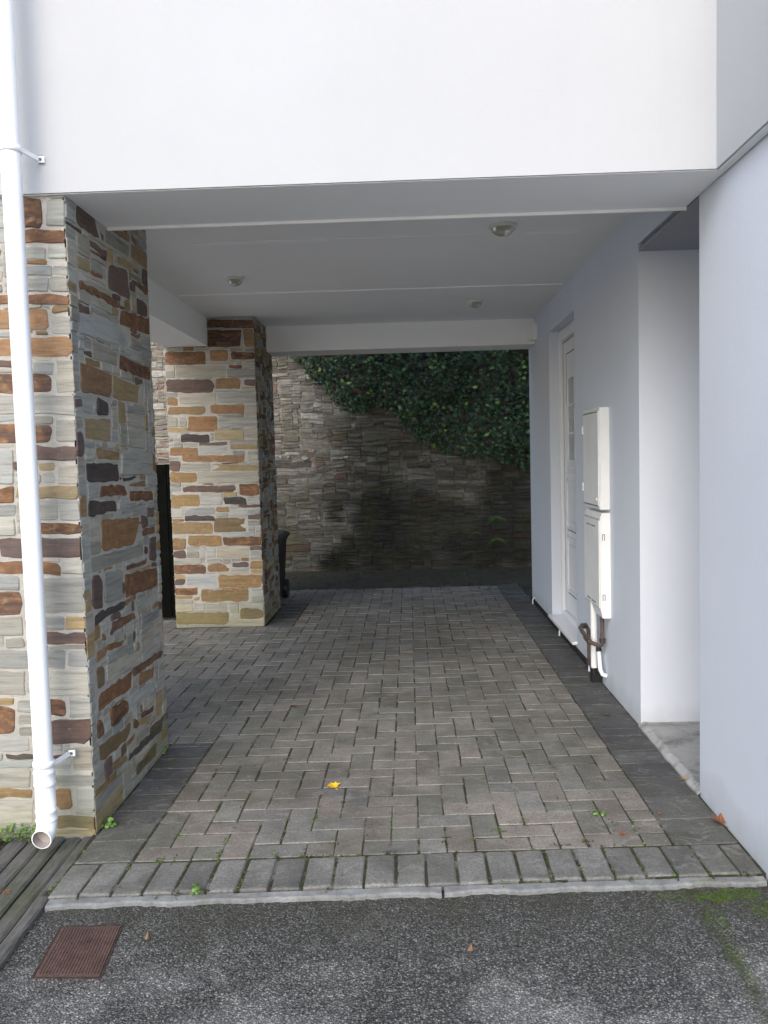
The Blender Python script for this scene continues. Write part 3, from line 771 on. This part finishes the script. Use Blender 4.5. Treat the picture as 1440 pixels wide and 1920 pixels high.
while cnt < 19000:
    x = rnd.uniform(-2.3, 4.2); z = rnd.uniform(1.1, 4.15)
    lo = ivy_low(x)+.07*mnoise.noise(Vector((x*4, 3, 0)))+.05*mnoise.noise(Vector((x*13, 5, 0)))
    if z < lo: continue
    edge = min(1, (z-lo)/.35)
    if rnd.random() > .85+.15*edge: continue
    big = mnoise.noise(Vector((x*1.7, z*1.7, 7)))*.5+mnoise.noise(Vector((x*5, z*5, 1)))*.3
    thick = (.05+.20*edge)*(1+big)
    dpt = rnd.random()**.6*max(.02, thick)
    u = rnd.random()
    k = rnd.uniform(.6, 1.4)
    c = (.020, .050, .020) if u < .55 else (.012, .034, .018) if u < .85 else (.04, .085, .028) if u < .955 else (.12, .19, .045)
    if x > 1.25 and z > 2.25 and rnd.random() < .25: c = (.14, .21, .05)
    nr = Vector((rnd.gauss(0, .5), -1, rnd.gauss(.45, .45))); up = Vector((rnd.gauss(0, .5), 0, -1+rnd.gauss(0, .3)))
    leaf(b, Vector((x, RWY-.03-dpt, z)), nr, up, rnd.uniform(.035, .095), 'ivy', tuple(q*k*1.3 for q in c)); cnt += 1
b.build('leaves', M['leaf'], ivy, col=True)
b = MB()
for k in range(46):
    x = rnd.uniform(-1.4, 3.8); z = ivy_low(x)+rnd.uniform(-.02, .1); pts = []
    for q in range(9):
        pts.append((x, RWY-.035-.01*rnd.random(), z)); x += rnd.gauss(.02, .05); z += .3
        if z > 4.05: break
    if len(pts) > 2: b.tube(pts, .006, 5)
b.build('stems', M['twig'], ivy)
def tuft(b, c, n, r, size, cols, kind='round', flat=.6, rise=1):
    c = Vector(c)
    for _ in range(n):
        a = rnd.uniform(0, 6.283); q = rnd.random()**.7*r
        p = c+Vector((math.cos(a)*q, math.sin(a)*q, rnd.random()*rise*size*1.2+.002))
        nr = Vector((math.cos(a)*flat, math.sin(a)*flat, 1+rnd.gauss(0, .25))); k = rnd.uniform(.6, 1.35)
        col = tuple(v*k for v in rnd.choice(cols))
        leaf(b, p, nr, Vector((math.cos(a+rnd.gauss(0, .5)), math.sin(a), .25)), size*rnd.uniform(.6, 1.2), kind, col)
GR = [(.10, .19, .03), (.07, .15, .025), (.15, .24, .05)]
MO = [(.075, .095, .02), (.05, .07, .018), (.10, .11, .03)]
def gp(px, py): p = at(px, py, 2, 0); return (p.x, p.y, 0)
def weed(px, py, n, r, size, label):
    p = gp(px, py); t_ = tuft_b = MB(); tuft(t_, p, n, r, size, GR)
    o = t_.build('weed', M['leaf'], None, col=True)
    me = o.data; 
    for v in me.vertices: v.co -= Vector(p)
    o.location = p; return tag(o, label, 'weed', 'small weeds in the paving')
weed(206, 1549, 26, .028, .030, 'bright green weed at the front corner of the near stone pillar\'s base')
weed(304, 1411, 20, .024, .026, 'green weed at the rear corner of the near stone pillar\'s base')
weed(1121, 1527, 26, .034, .018, 'low yellow-green weed in the right half of the paving, near the front row')
weed(367, 1672, 14, .016, .024, 'weed sprouting over the pale edging strip at the left')
b = MB()                                            # moss in the joints, nobody could count it
for px, py, n, r in ((262,1563,30,.03),(335,1565,40,.05),(303,1612,30,.025),(240,1628,20,.02),(410,1606,40,.035),(422,1578,24,.022),(463,1605,20,.02),(540,1535,20,.02),(590,1535,36,.03),(730,1545,24,.03),(786,1613,26,.022),
        (885,1576,26,.022),(932,1557,30,.03),(875,1517,20,.02),(1096,1577,22,.02),(1190,1552,24,.025),(1236,1532,20,.02),(700,1548,20,.04),(515,1600,16,.02),(340,1503,18,.04),(120,1648,20,.02),(98,1668,26,.02),(1040,1500,12,.03),(925,1515,14,.02),
        (215,1640,16,.03),(640,1640,14,.012),(949,1600,14,.014),(1310,1500,22,.02),(1298,1486,12,.015),(600,1400,8,.02),(520,1480,10,.02),(985,1530,14,.03),(1150,1545,30,.05),(250,1590,20,.03),(155,1600,26,.03)):
    x, y, _ = gp(px, py); c = Vector((x, y, -.004))
    for _ in range(n):
        a = rnd.uniform(0, 6.283); q = rnd.random()**.6*r
        p = c+Vector((math.cos(a)*q*(.5), math.sin(a)*q*1.2, rnd.random()*.006))
        leaf(b, p, Vector((rnd.gauss(0, .6), rnd.gauss(0, .6), 1)), Vector((math.cos(a), math.sin(a), 0)), rnd.uniform(.008, .015), 'round', tuple(v*rnd.uniform(.6, 1.4) for v in rnd.choice(MO+GR[:1])))
for _ in range(170):
    if rnd.random() < .35: x, y = XL+rnd.randrange(22)*.1035+.003, FY+rnd.uniform(.01, .21)
    elif rnd.random() < .3: x, y = rnd.uniform(-1.0, 1.1), FY+rnd.choice((.214, 0, .214))
    else: x, y = -1.005+rnd.randrange(20)*U, FY+.218+rnd.random()**2*1.2
    y = shear(x, y); vert = rnd.random() < .6; kk = rnd.uniform(.35, 1.1)
    for _ in range(rnd.randrange(5, 26)):
        p = Vector((x+rnd.gauss(0, .003 if vert else .012), y+rnd.gauss(0, .016 if vert else .003), -.003+rnd.random()*.006))
        leaf(b, p, Vector((rnd.gauss(0, .6), rnd.gauss(0, .6), 1)), Vector((rnd.gauss(0, 1), rnd.gauss(0, 1), 0)), rnd.uniform(.005, .012), 'round', tuple(v*kk*rnd.uniform(.6, 1.4) for v in rnd.choice(MO+GR[:1]+[(.05, .04, .025)])))
tag(b.build('joint_moss', M['moss'], col=True), 'green moss and seedlings growing in the joints of the front paving', 'moss', kind='stuff')
b = MB()                                            # thick moss on the asphalt by the right wall
for cx, cy, rx, ry, n in ((.93, 2.575, .06, .035, 700), (1.02, 2.60, .07, .03, 700), (1.08, 2.50, .06, .06, 600), (.90, 2.44, .03, .08, 260), (.885, 2.25, .018, .12, 200), (.80, 2.58, .05, .02, 120)):
    for _ in range(n):
        a = rnd.uniform(0, 6.283); q = rnd.random()**.6; x, y = cx+math.cos(a)*q*rx, cy+math.sin(a)*q*ry
        if y > FY+.045*x-.055: continue
        hgt = max(0, .55+mnoise.noise(Vector((x*25, y*25, 2)))*1.5)*(1-q)*.022
        leaf(b, Vector((x, y, -.022+rnd.random()*hgt)), Vector((rnd.gauss(0, .7), rnd.gauss(-.2, .7), 1)), Vector((math.cos(a), math.sin(a), .3)), rnd.uniform(.006, .012), 'thin', tuple(v*rnd.uniform(.5, 1.2) for v in rnd.choice([(.08, .14, .015), (.06, .10, .012), (.11, .16, .02)])))
tag(b.build('moss_patch', M['moss'], col=True), 'bright green moss on the asphalt below the right end of the edging strip', 'moss', kind='stuff')
b = MB()
for _ in range(5200):
    x = rnd.uniform(-2.3, -1.44); y = rnd.uniform(2.2, 3.03)
    if y < 2.97-(-1.40-x)*.9*max(.3, 1): 
        if mnoise.noise(Vector((x*5, y*5, 3))) < -.08: continue
    if x > -1.56 and y < 2.98-(x+1.56)*-.0 and not (y > 2.955): continue
    k = rnd.uniform(.5, 1.3); c = rnd.choice(GR)
    leaf(b, Vector((x, y, .0+rnd.random()*.05)), Vector((rnd.gauss(0, .6), rnd.gauss(-.3, .6), 1)), Vector((rnd.gauss(0, 1), rnd.gauss(0, 1), .3)), rnd.uniform(.015, .03), 'round', tuple(v*k for v in c))
tag(b.build('ground_cover', M['leaf'], col=True), 'bright green ground cover at the foot of the wall left of the downpipe', 'ground cover', kind='stuff')
b = MB()
for _ in range(1300):
    x = rnd.uniform(-3, 2.2); y = rnd.uniform(8.5, 9.98)
    if mnoise.noise(Vector((x*2.5, y*5, 3))) < -.05: continue
    k = rnd.uniform(.5, 1.3)
    leaf(b, Vector((x, y, -.005+(y-8.45)*.015+rnd.random()*.02)), Vector((rnd.gauss(0, .6), rnd.gauss(-.3, .6), 1)), Vector((rnd.gauss(0, 1), rnd.gauss(0, 1), .3)), rnd.uniform(.015, .035), 'round', tuple(v*k*.7 for v in rnd.choice(MO)))
tag(b.build('low_growth', M['moss'], col=True), 'thin mossy growth along the foot of the old stone wall', 'moss', kind='stuff')
def fern(px, py, label, n, size):
    p = at(px, py, 1, RWY-.05); b = MB()
    for k in range(n):
        a = rnd.uniform(-1.5, 1.5); ln = rnd.uniform(.6, 1)*size; dirv = Vector((math.sin(a), -.55-.3*rnd.random(), math.cos(a)*.5)).normalized()
        pos = Vector((0, 0, 0)); q = dirv.copy()
        for s_ in range(9):
            pos = pos+q*ln/9; q = (q+Vector((0, 0, -.17))).normalized()
            for sg in (-1, 1):
                leaf(b, pos+Vector((sg*.008, 0, 0)), Vector((0, -1, .6)), Vector((sg, 0, .35)), ln*.30*(1-s_/11), 'thin', tuple(v*rnd.uniform(.5, 1) for v in (.07, .14, .03)))
    o = b.build('fern', M['leaf'], None, col=True); o.location = p
    return tag(o, label, 'fern', 'ferns on the old stone wall')
fern(930, 972, 'upper fern growing from the old stone wall near the far right corner', 12, .22)
fern(932, 1012, 'lower fern growing from the old stone wall near the far right corner', 10, .22)
fern(892, 1000, 'smallest fern, left of the two others on the old stone wall', 6, .14)

def fallen(px, py, size, col, label, rot=0, curl=.5, kind='ivy', z=.004):
    p = gp(px, py); b = MB(); P = leaf_shape(kind); n = len(P); V = [(0, 0, .006)]
    for (x, y) in P:
        c, s_ = math.cos(rot), math.sin(rot); X, Y = (x*c-y*s_)*size*.5, (x*s_+y*c)*size*.5
        V.append((X, Y, z+abs(x)*size*curl*.35+max(0, y)*size*curl*.2*random.uniform(.5, 1.3)))
    b.add(V, [(0, 1+i, 1+(i+1) % n) for i in range(n)], col)
    c, s_ = math.cos(rot), math.sin(rot); b.col = col
    b.tube([(0, 0, .008), (s_*size*.25, -c*size*.25, .006), (s_*size*.5+.003, -c*size*.5, .004)], .0012, 5)
    o = b.build('fallen_leaf', M['leaf'], None, col=True); o.location = p
    return tag(o, label, 'leaf', 'fallen leaves on the paving')
fallen(626, 1477, .075, (.85, .50, .02), 'bright yellow fallen leaf lying in the middle of the paving', .5, .5)
fallen(885, 1432, .045, (.34, .20, .05), 'small flat ochre fallen leaf right of the bright yellow one', 1.6, .1, 'thin')
fallen(1350, 1545, .085, (.22, .09, .04), 'large curled brown fallen leaf against the foot of the near right wall', .3, 1.0)
fallen(1287, 1465, .05, (.38, .25, .07), 'yellow-brown fallen leaf at the edge of the porch step', 1.2, .8)
fallen(1168, 1565, .038, (.28, .08, .03), 'small reddish fallen leaf just above the front paving row', 1.4, .3)
fallen(1238, 1527, .032, (.26, .10, .05), 'tiny brown fallen leaf in the joint beside the right dark border', 2.2, .3)
fallen(552, 1326, .05, (.17, .06, .035), 'dull red-brown fallen leaf on the left half of the mid paving', .2, .3)
fallen(1140, 1342, .06, (.10, .07, .04), 'dark brown fallen leaf near the porch end of the right border', 1.7, .4)
fallen(728, 1198, .06, (.09, .06, .04), 'dark fallen leaf in the distance near the middle of the paving', 1.5, .5)
fallen(885, 1772, .026, (.17, .10, .06), 'small orange-brown leaf lying on the asphalt', 1.5, .2, 'thin', -.018)
fallen(278, 1748, .035, (.10, .065, .03), 'brown leaf on the asphalt right of the rusty cover', 1.5, .2, 'round', -.018)
fallen(12, 1676, .035, (.20, .07, .03), 'red-brown leaf on the timber edging at the left', 1.2, .3, 'ivy', .006)

# ------------------------------------------------------------------ timber edging
lab = ['weathered edging board next to the paving, innermost of the row', 'second weathered edging board from the paving', 'middle weathered edging board of the row left of the paving', 'fourth weathered edging board from the paving', 'outermost mossy edging board beside the bare soil']
xs = -1.222
for k in range(5):
    wd = (.050, .064, .068, .066, .075)[k]; b = MB(); n = 34; V = []; xr = xs; xl = xs-wd+.006
    for i in range(n+1):
        y = 1.2+i*(1.82)/n; sk = (3.02-y)*.035
        a = .003*mnoise.noise(Vector((y*6, k, 0))); e = .003*mnoise.noise(Vector((y*9, k, 5))); zz = -.004-.004*(k % 2)+.004*mnoise.noise(Vector((y*2, k, 2)))
        V += [(xl+sk+a, y, -.09), (xl+sk+a, y, zz-.006), (xl+.008+sk+a, y, zz+e*.4), (xr-.008+sk+e, y, zz), (xr+sk+e, y, zz-.006), (xr+sk+e, y, -.09)]
    F_ = []
    for i in range(n):
        for q in range(5): F_.append((i*6+q, i*6+q+1, (i+1)*6+q+1, (i+1)*6+q))
    F_ += [(0, 1, 2, 3, 4, 5)[::-1], tuple(n*6+q for q in range(6))]
    b.add(V, F_); o = b.build('edging_board', M['board']); tag(o, lab[k], 'edging board', 'timber edging boards beside the paving'); xs -= wd

# ------------------------------------------------------------------ rusty access cover
ac = thing('access_cover', (-.985, 2.28, -.024), 'small rusty ribbed iron access cover set in the asphalt', 'access cover')
q = [gp(65, 1832), gp(186, 1832), gp(226, 1738), gp(116, 1741)]
q = [(x*1.017, y*1.017) for x, y, _ in q]
b = MB(); b.prism(q, -.05, -.0205)
def bil(u, v):
    a = [q[0][i]*(1-u)+q[1][i]*u for i in (0, 1)]; c = [q[3][i]*(1-u)+q[2][i]*u for i in (0, 1)]
    return tuple(a[i]*(1-v)+c[i]*v for i in (0, 1))
for k in range(19):
    u = .04+k*.05; p0, p1, p2, p3 = bil(u, .03), bil(u+.022, .03), bil(u+.022, .97), bil(u, .97)
    b.prism([p0, p1, p2, p3], -.0205, -.0186)
b.build('plate', M['rust'], ac)
b = MB(); qq = [bil(-.045, -.035), bil(1.045, -.035), bil(1.045, 1.035), bil(-.045, 1.035)]; e = [bil(-.012, -.01), bil(1.012, -.01), bil(1.012, 1.01), bil(-.012, 1.01)]
for i in range(4): b.prism([qq[i], qq[(i+1) % 4], e[(i+1) % 4], e[i]], -.05, -.0215)
b.build('frame', plain('frame_iron', (.045, .028, .022), .8, .4, 40, .5), ac)

# ------------------------------------------------------------------ white downpipe
PX, PY = -1.346, 2.90; r = .0335
dp = thing('downpipe', (PX, PY, 0), 'white plastic rainwater downpipe in front of the near stone pillar', 'downpipe')
b = MB(); b.tube([(PX, PY, .335), (PX, PY, 6.0)], r, 28); b.build('pipe', M['pipe'], dp)
b = MB(); b.lathe((PX, PY, 0), [(.034, .335), (.0375, .334), (.0385, .330), (.0385, .324), (.0365, .321), (.0365, .302), (.0385, .299), (.0385, .293), (.0368, .290), (.0368, .258), (.0385, .255), (.0385, .248), (.0355, .245), (.035, .24), (.035, .160), (.0385, .158), (.0385, .150), (.0365, .147), (.0365, .126), (.0382, .123), (.0382, .117), (.036, .113)], 32)
b.build('connector', M['pipe'], dp)
b = MB(); pts = []; C_ = Vector((PX, PY, .05))
for k in range(10):
    a = k/9*R(88); pts.append((PX, PY-.046*(1-math.cos(a)), .112-.046*math.sin(a)))
pts = [(p[0], p[1], p[2]) for p in pts]
dirv = (Vector(pts[-1])-Vector(pts[-2])).normalized(); endp = Vector(pts[-1])+dirv*.006; pts.append(tuple(endp))
b.tube(pts, .0358, 28, caps=False)
u_ = dirv.orthogonal().normalized(); v_ = dirv.cross(u_); ring_ = lambda rr, back: [endp-dirv*back+u_*math.cos(2*math.pi*k/28)*rr+v_*math.sin(2*math.pi*k/28)*rr for k in range(28)]
b.add(ring_(.0358, 0)+ring_(.0325, -.0005), [(k, (k+1) % 28, 28+(k+1) % 28, 28+k) for k in range(28)])
b.cur = 1; b.add(ring_(.0325, -.0005)+ring_(.0318, .035), [(k, (k+1) % 28, 28+(k+1) % 28, 28+k) for k in range(28)]+[tuple(range(55, 27, -1))])
b.build('shoe', [M['pipe'], M['inside_pipe']], dp)
for z, lb in ((2.49, None), (.325, None)):
    b = MB(); b.lathe((PX, PY, z), [(.0345, -.011), (.0385, -.010), (.0385, .010), (.0345, .011)], 28)
    for sg in (1,):
        x0 = PX+sg*.033; b.prism([(x0, PY+.008), (x0+sg*.005, PY+.003), (x0+sg*.024, 3.003), (x0+sg*.017, 3.008)][::sg], z-.008, z+.008)
        b.box((x0+.014, 3.002, z-.013), (x0+.040, 3.009, z+.013), .003)
    o = b.build('bracket', M['pipe'], dp)
    s_ = MB(); s_.tube([(PX+.033+.027, 3.0045, z), (PX+.033+.027, 2.9985, z)], .005, 12)
    sc = s_.build('screw', plain('screw_steel', (.12, .09, .07), .5, .1), dp); sc.parent = o; sc.matrix_parent_inverse = o.matrix_parent_inverse.inverted() @ dp.matrix_world.inverted() @ Matrix.Identity(4)
    sc.matrix_parent_inverse = Matrix.Identity(4)

# ------------------------------------------------------------------ ceiling lights
for (x, y), lb, sz in (((.522, 4.45), 'nearest round ceiling light with a clear dome, right of centre', 1.25), ((-1.105, 5.48), 'round ceiling light at the left, beside the side beam', 1), ((.545, 6.57), 'farthest ceiling light, small and round, close to the rear beam', 1)):
    L = thing('ceiling_light', (x, y, CE), lb, 'ceiling light', 'round lights on the carport ceiling')
    b = MB(); k = sz*.9; b.lathe((x, y, CE), [(.066*k, .002), (.068*k, -.006), (.064*k, -.013), (.056*k, -.016), (.0*k, -.016)], 30); b.build('base', M['lamp_base'], L)
    b = MB(); b.lathe((x, y, CE), [(.055*k, -.016), (.052*k, -.028), (.042*k, -.040), (.026*k, -.049), (.012*k, -.053), (0.0005, -.054)], 30); b.build('dome', M['lamp_glass'], L)
    b = MB(); b.lathe((x, y, CE), [(.009, -.016), (.018, -.025), (.018, -.034), (.010, -.042), (.0005, -.044)], 16); b.build('bulb', plain('bulb', (.6, .6, .55), .3), L)

# ------------------------------------------------------------------ meter boxes and pipes
DPT = .058
def mbox(y0, y1, z0, z1, label, kind):
    t_ = thing('meter_box', (WX, (y0+y1)/2, z0), label, 'meter box', 'cream meter boxes on the side wall')
    b = MB(); xf = WX-DPT
    if kind == 'plain': b.box((xf, y0, z0), (WX+.002, y1, z1), .005)
    else:            # lid slopes at head and foot
        P = [(WX+.002, z0), (xf+.012, z0), (xf, z0+.05), (xf, z1-.03), (xf+.012, z1), (WX+.002, z1)]
        n = len(P); V = [(a, y0, c) for a, c in P]+[(a, y1, c) for a, c in P]
        b.add(V, [tuple(range(n)), tuple(range(2*n-1, n-1, -1))]+[(i, n+i, n+(i+1) % n, (i+1) % n) for i in range(n)])
    b.build('body', M['box'], t_)
    b = MB(); b.box((xf-.006, y0+.010, z0+(.02 if kind == 'plain' else .055)), (xf+.001, y1-.012, z1-.02-(.02 if kind != 'plain' else 0)), .003); dr_ = b.build('lid', M['box'], t_)
    b = MB()
    if kind == 'plain':
        for z in (z0+.12, z1-.12): b = MB(); b.box((xf-.012, y1-.014, z-.025), (xf+.004, y1+.006, z+.025), .003); b.build('hinge', M['box'], t_)
        b = MB(); b.tube([(xf-.006, y0+.05, z0+.06), (xf-.011, y0+.05, z0+.06)], .010, 14); b.build('lock', M['trim'], t_)
        b = MB(); b.box((xf-.0072, y0+.012, z0+.022), (xf-.0055, y1-.014, z0+.026)); b.build('groove', M['line'], t_); b = MB(); b.box((xf-.0072, y0+.012, z1-.028), (xf-.0055, y1-.014, z1-.024)); b.build('groove', M['line'], t_)
    else:
        for z in (z0+.12, z1-.14):
            b = MB(); b.box((WX-.046, y0-.0015, z-.018), (WX-.043, y0+.001, z+.018)); b.box((WX-.043, y0-.0015, z+.015), (WX-.032, y0+.001, z+.018)); b.box((WX-.034, y0-.0015, z-.018), (WX-.031, y0+.001, z+.018)); b.build('clip', M['line'], t_)
        for z in (z0+.075, z1-.085):
            for k in (0, 1): b = MB(); b.box((xf-.0075, y0+.10+k*.13, z), (xf-.0055, y0+.20+k*.13, z+.005)); b.build('vent_slot', M['line'], t_)
    return t_
mbox(4.782, 5.205, 1.062, 1.650, 'upper cream meter box with a flat hinged door, above the other one', 'plain')
mbox(4.782, 5.205, .435, 1.045, 'lower cream meter box with sloping top and bottom, above the brown pipes', 'bev')
b = MB(); xp = WX-.045
b.tube([(xp, 5.03, .50), (xp, 5.03, .075)], .0195, 20); 
gp_ = thing('service_pipe', (xp, 5.03, 0), 'thick cream conduit dropping from the lower meter box to the ground', 'pipe')
b.build('conduit', M['box'], gp_)
b = MB(); b.tube([(xp, 5.03, .085), (xp, 5.03, -.01)], .022, 16); b.box((xp-.02, 5.0, -.01), (xp+.045, 5.06, .05), .004); b.build('foot', M['black'], gp_)
g2 = thing('gas_pipe', (WX-.03, 4.9, 0), 'brown bent metal pipe below the lower meter box', 'pipe')
xg = WX-.03; b = MB()
b.tube([(xg, 4.87, .45), (xg, 4.87, .272), (xg-.004, 4.875, .258), (xg-.018, 4.89, .252), (xg-.055, 4.93, .262), (xg-.068, 4.97, .275), (xg-.070, 5.10, .292), (xg-.066, 5.18, .300), (xg-.045, 5.225, .305), (xg-.015, 5.235, .295), (xg-.003, 5.235, .27), (xg, 5.235, .06)], .0125, 14)
b.build('bent_pipe', M['copper'], g2)
M['fit'] = plain('dark_fitting', (.06, .05, .045), .5, .3, 40)
for p0, p1 in (((xg, 4.87, .275), (xg, 4.87, .30)), ((xg-.060, 4.945, .264), (xg-.069, 5.0, .279)), ((xg-.05, 5.215, .303), (xg-.02, 5.236, .300)), ((xg, 5.235, .05), (xg, 5.235, .09))): b = MB(); b.tube([p0, p1], .0175, 14); b.build('joint', M['fit'], g2)
g3 = thing('waste_pipe', (xg, 4.905, 0), 'short white pipe against the wall under the brown pipe', 'pipe')
b = MB(); b.tube([(xg-.002, 4.96, .215), (xg-.002, 4.925, .10), (xg+.006, 4.90, .075), (xg+.03, 4.895, .066)], .0125, 14); b.build('spout', M['pipe'], g3)
b = MB(); b.tube([(xg-.002, 4.963, .225), (xg-.002, 4.955, .20)], .016, 14); b.build('collar', M['black'], g3)
for y, lb in ((5.30, 'nearest low cable stub at the wall foot, next to the brown pipe'), (6.35, 'low white cable stub at the wall foot below the door'), (7.72, 'low white stub at the far end of the side wall foot')):
    b = MB(); b.tube([(WX+.01, y, .05), (WX-.015, y-.01, .048), (WX-.024, y-.03, .035), (WX-.025, y-.035, -.01)], .006, 10)
    tag(b.build('cable_stub', M['pipe']), lb, 'cable stub', 'cable stubs along the wall foot')

# junction box at the end of the rear beam
jb = thing('junction_box', (WX-.03, 7.46, 2.47), 'small cream junction box where the rear beam meets the side wall', 'junction box')
b = MB(); b.box((WX-.045, 7.36, 2.385), (WX+.001, 7.42, 2.53), .004); b.build('case', M['trim'], jb)
b = MB(); b.box((WX-.062, 7.43, 2.39), (WX-.001, 7.497, 2.51), .004); b.build('cover', M['trim'], jb)

# ------------------------------------------------------------------ wheelie bin behind the far pillar
bx, by = -1.51, 8.12
bn = thing('wheelie_bin', (bx, by, 0), 'black wheelie bin standing behind the far stone pillar', 'bin')
b = MB(); V = []
for z, e in ((.04, .0), (.58, .035), (.60, .045), (.62, .045)):
    for sx, sy in ((-1, -1), (1, -1), (1, 1), (-1, 1)): V.append((bx+sx*(.215+e), by+sy*(.215+e), z))
F_ = [(3, 2, 1, 0)]+[(r_*4+i, r_*4+(i+1) % 4, r_*4+4+(i+1) % 4, r_*4+4+i) for r_ in range(3) for i in range(4)]+[(12, 13, 14, 15)]
b.add(V, F_); b.build('body', M['black'], bn)
b = MB(); V = []
for z, e in ((.62, .055), (.645, .055), (.672, .02)):
    for sx, sy in ((-1, -1), (1, -1), (1, 1), (-1, 1)): V.append((bx+sx*(.225+e), by+sy*(.225+e), z+(.012 if sy > 0 else 0)))
b.add(V, [(3, 2, 1, 0)]+[(r_*4+i, r_*4+(i+1) % 4, r_*4+4+(i+1) % 4, r_*4+4+i) for r_ in range(2) for i in range(4)]+[(8, 9, 10, 11)]); b.build('lid', M['black'], bn)
b = MB(); b.tube([(bx-.2, by+.31, .60), (bx+.2, by+.31, .60)], .014, 10); b.build('handle', M['black'], bn)
for sg in (-1, 1):
    b = MB(); b.tube([(bx+sg*.205, by+.22, .095), (bx+sg*.255, by+.22, .095)], .095, 22); b.build('wheel', M['black'], bn)

# dark boarded gate between the far pillar and the garden
gt = thing('gate', (-2.5, 7.25, 0), 'dark boarded gate just left of the far stone pillar', 'gate')
b = MB()
for k in range(9): b.box((-2.92+k*.1, 7.21, .03), (-2.92+k*.1+.096, 7.235, 1.385), .002)
b.build('boards', M['gate'], gt)
for z in (.25, 1.15): b = MB(); b.box((-2.92, 7.236, z), (-2.02, 7.27, z+.09), .003); b.build('rail', M['gate'], gt)
b = MB(); b.box((-3.03, 7.19, -.05), (-2.93, 7.29, 1.47), .004); b.build('post', M['gate'], gt)
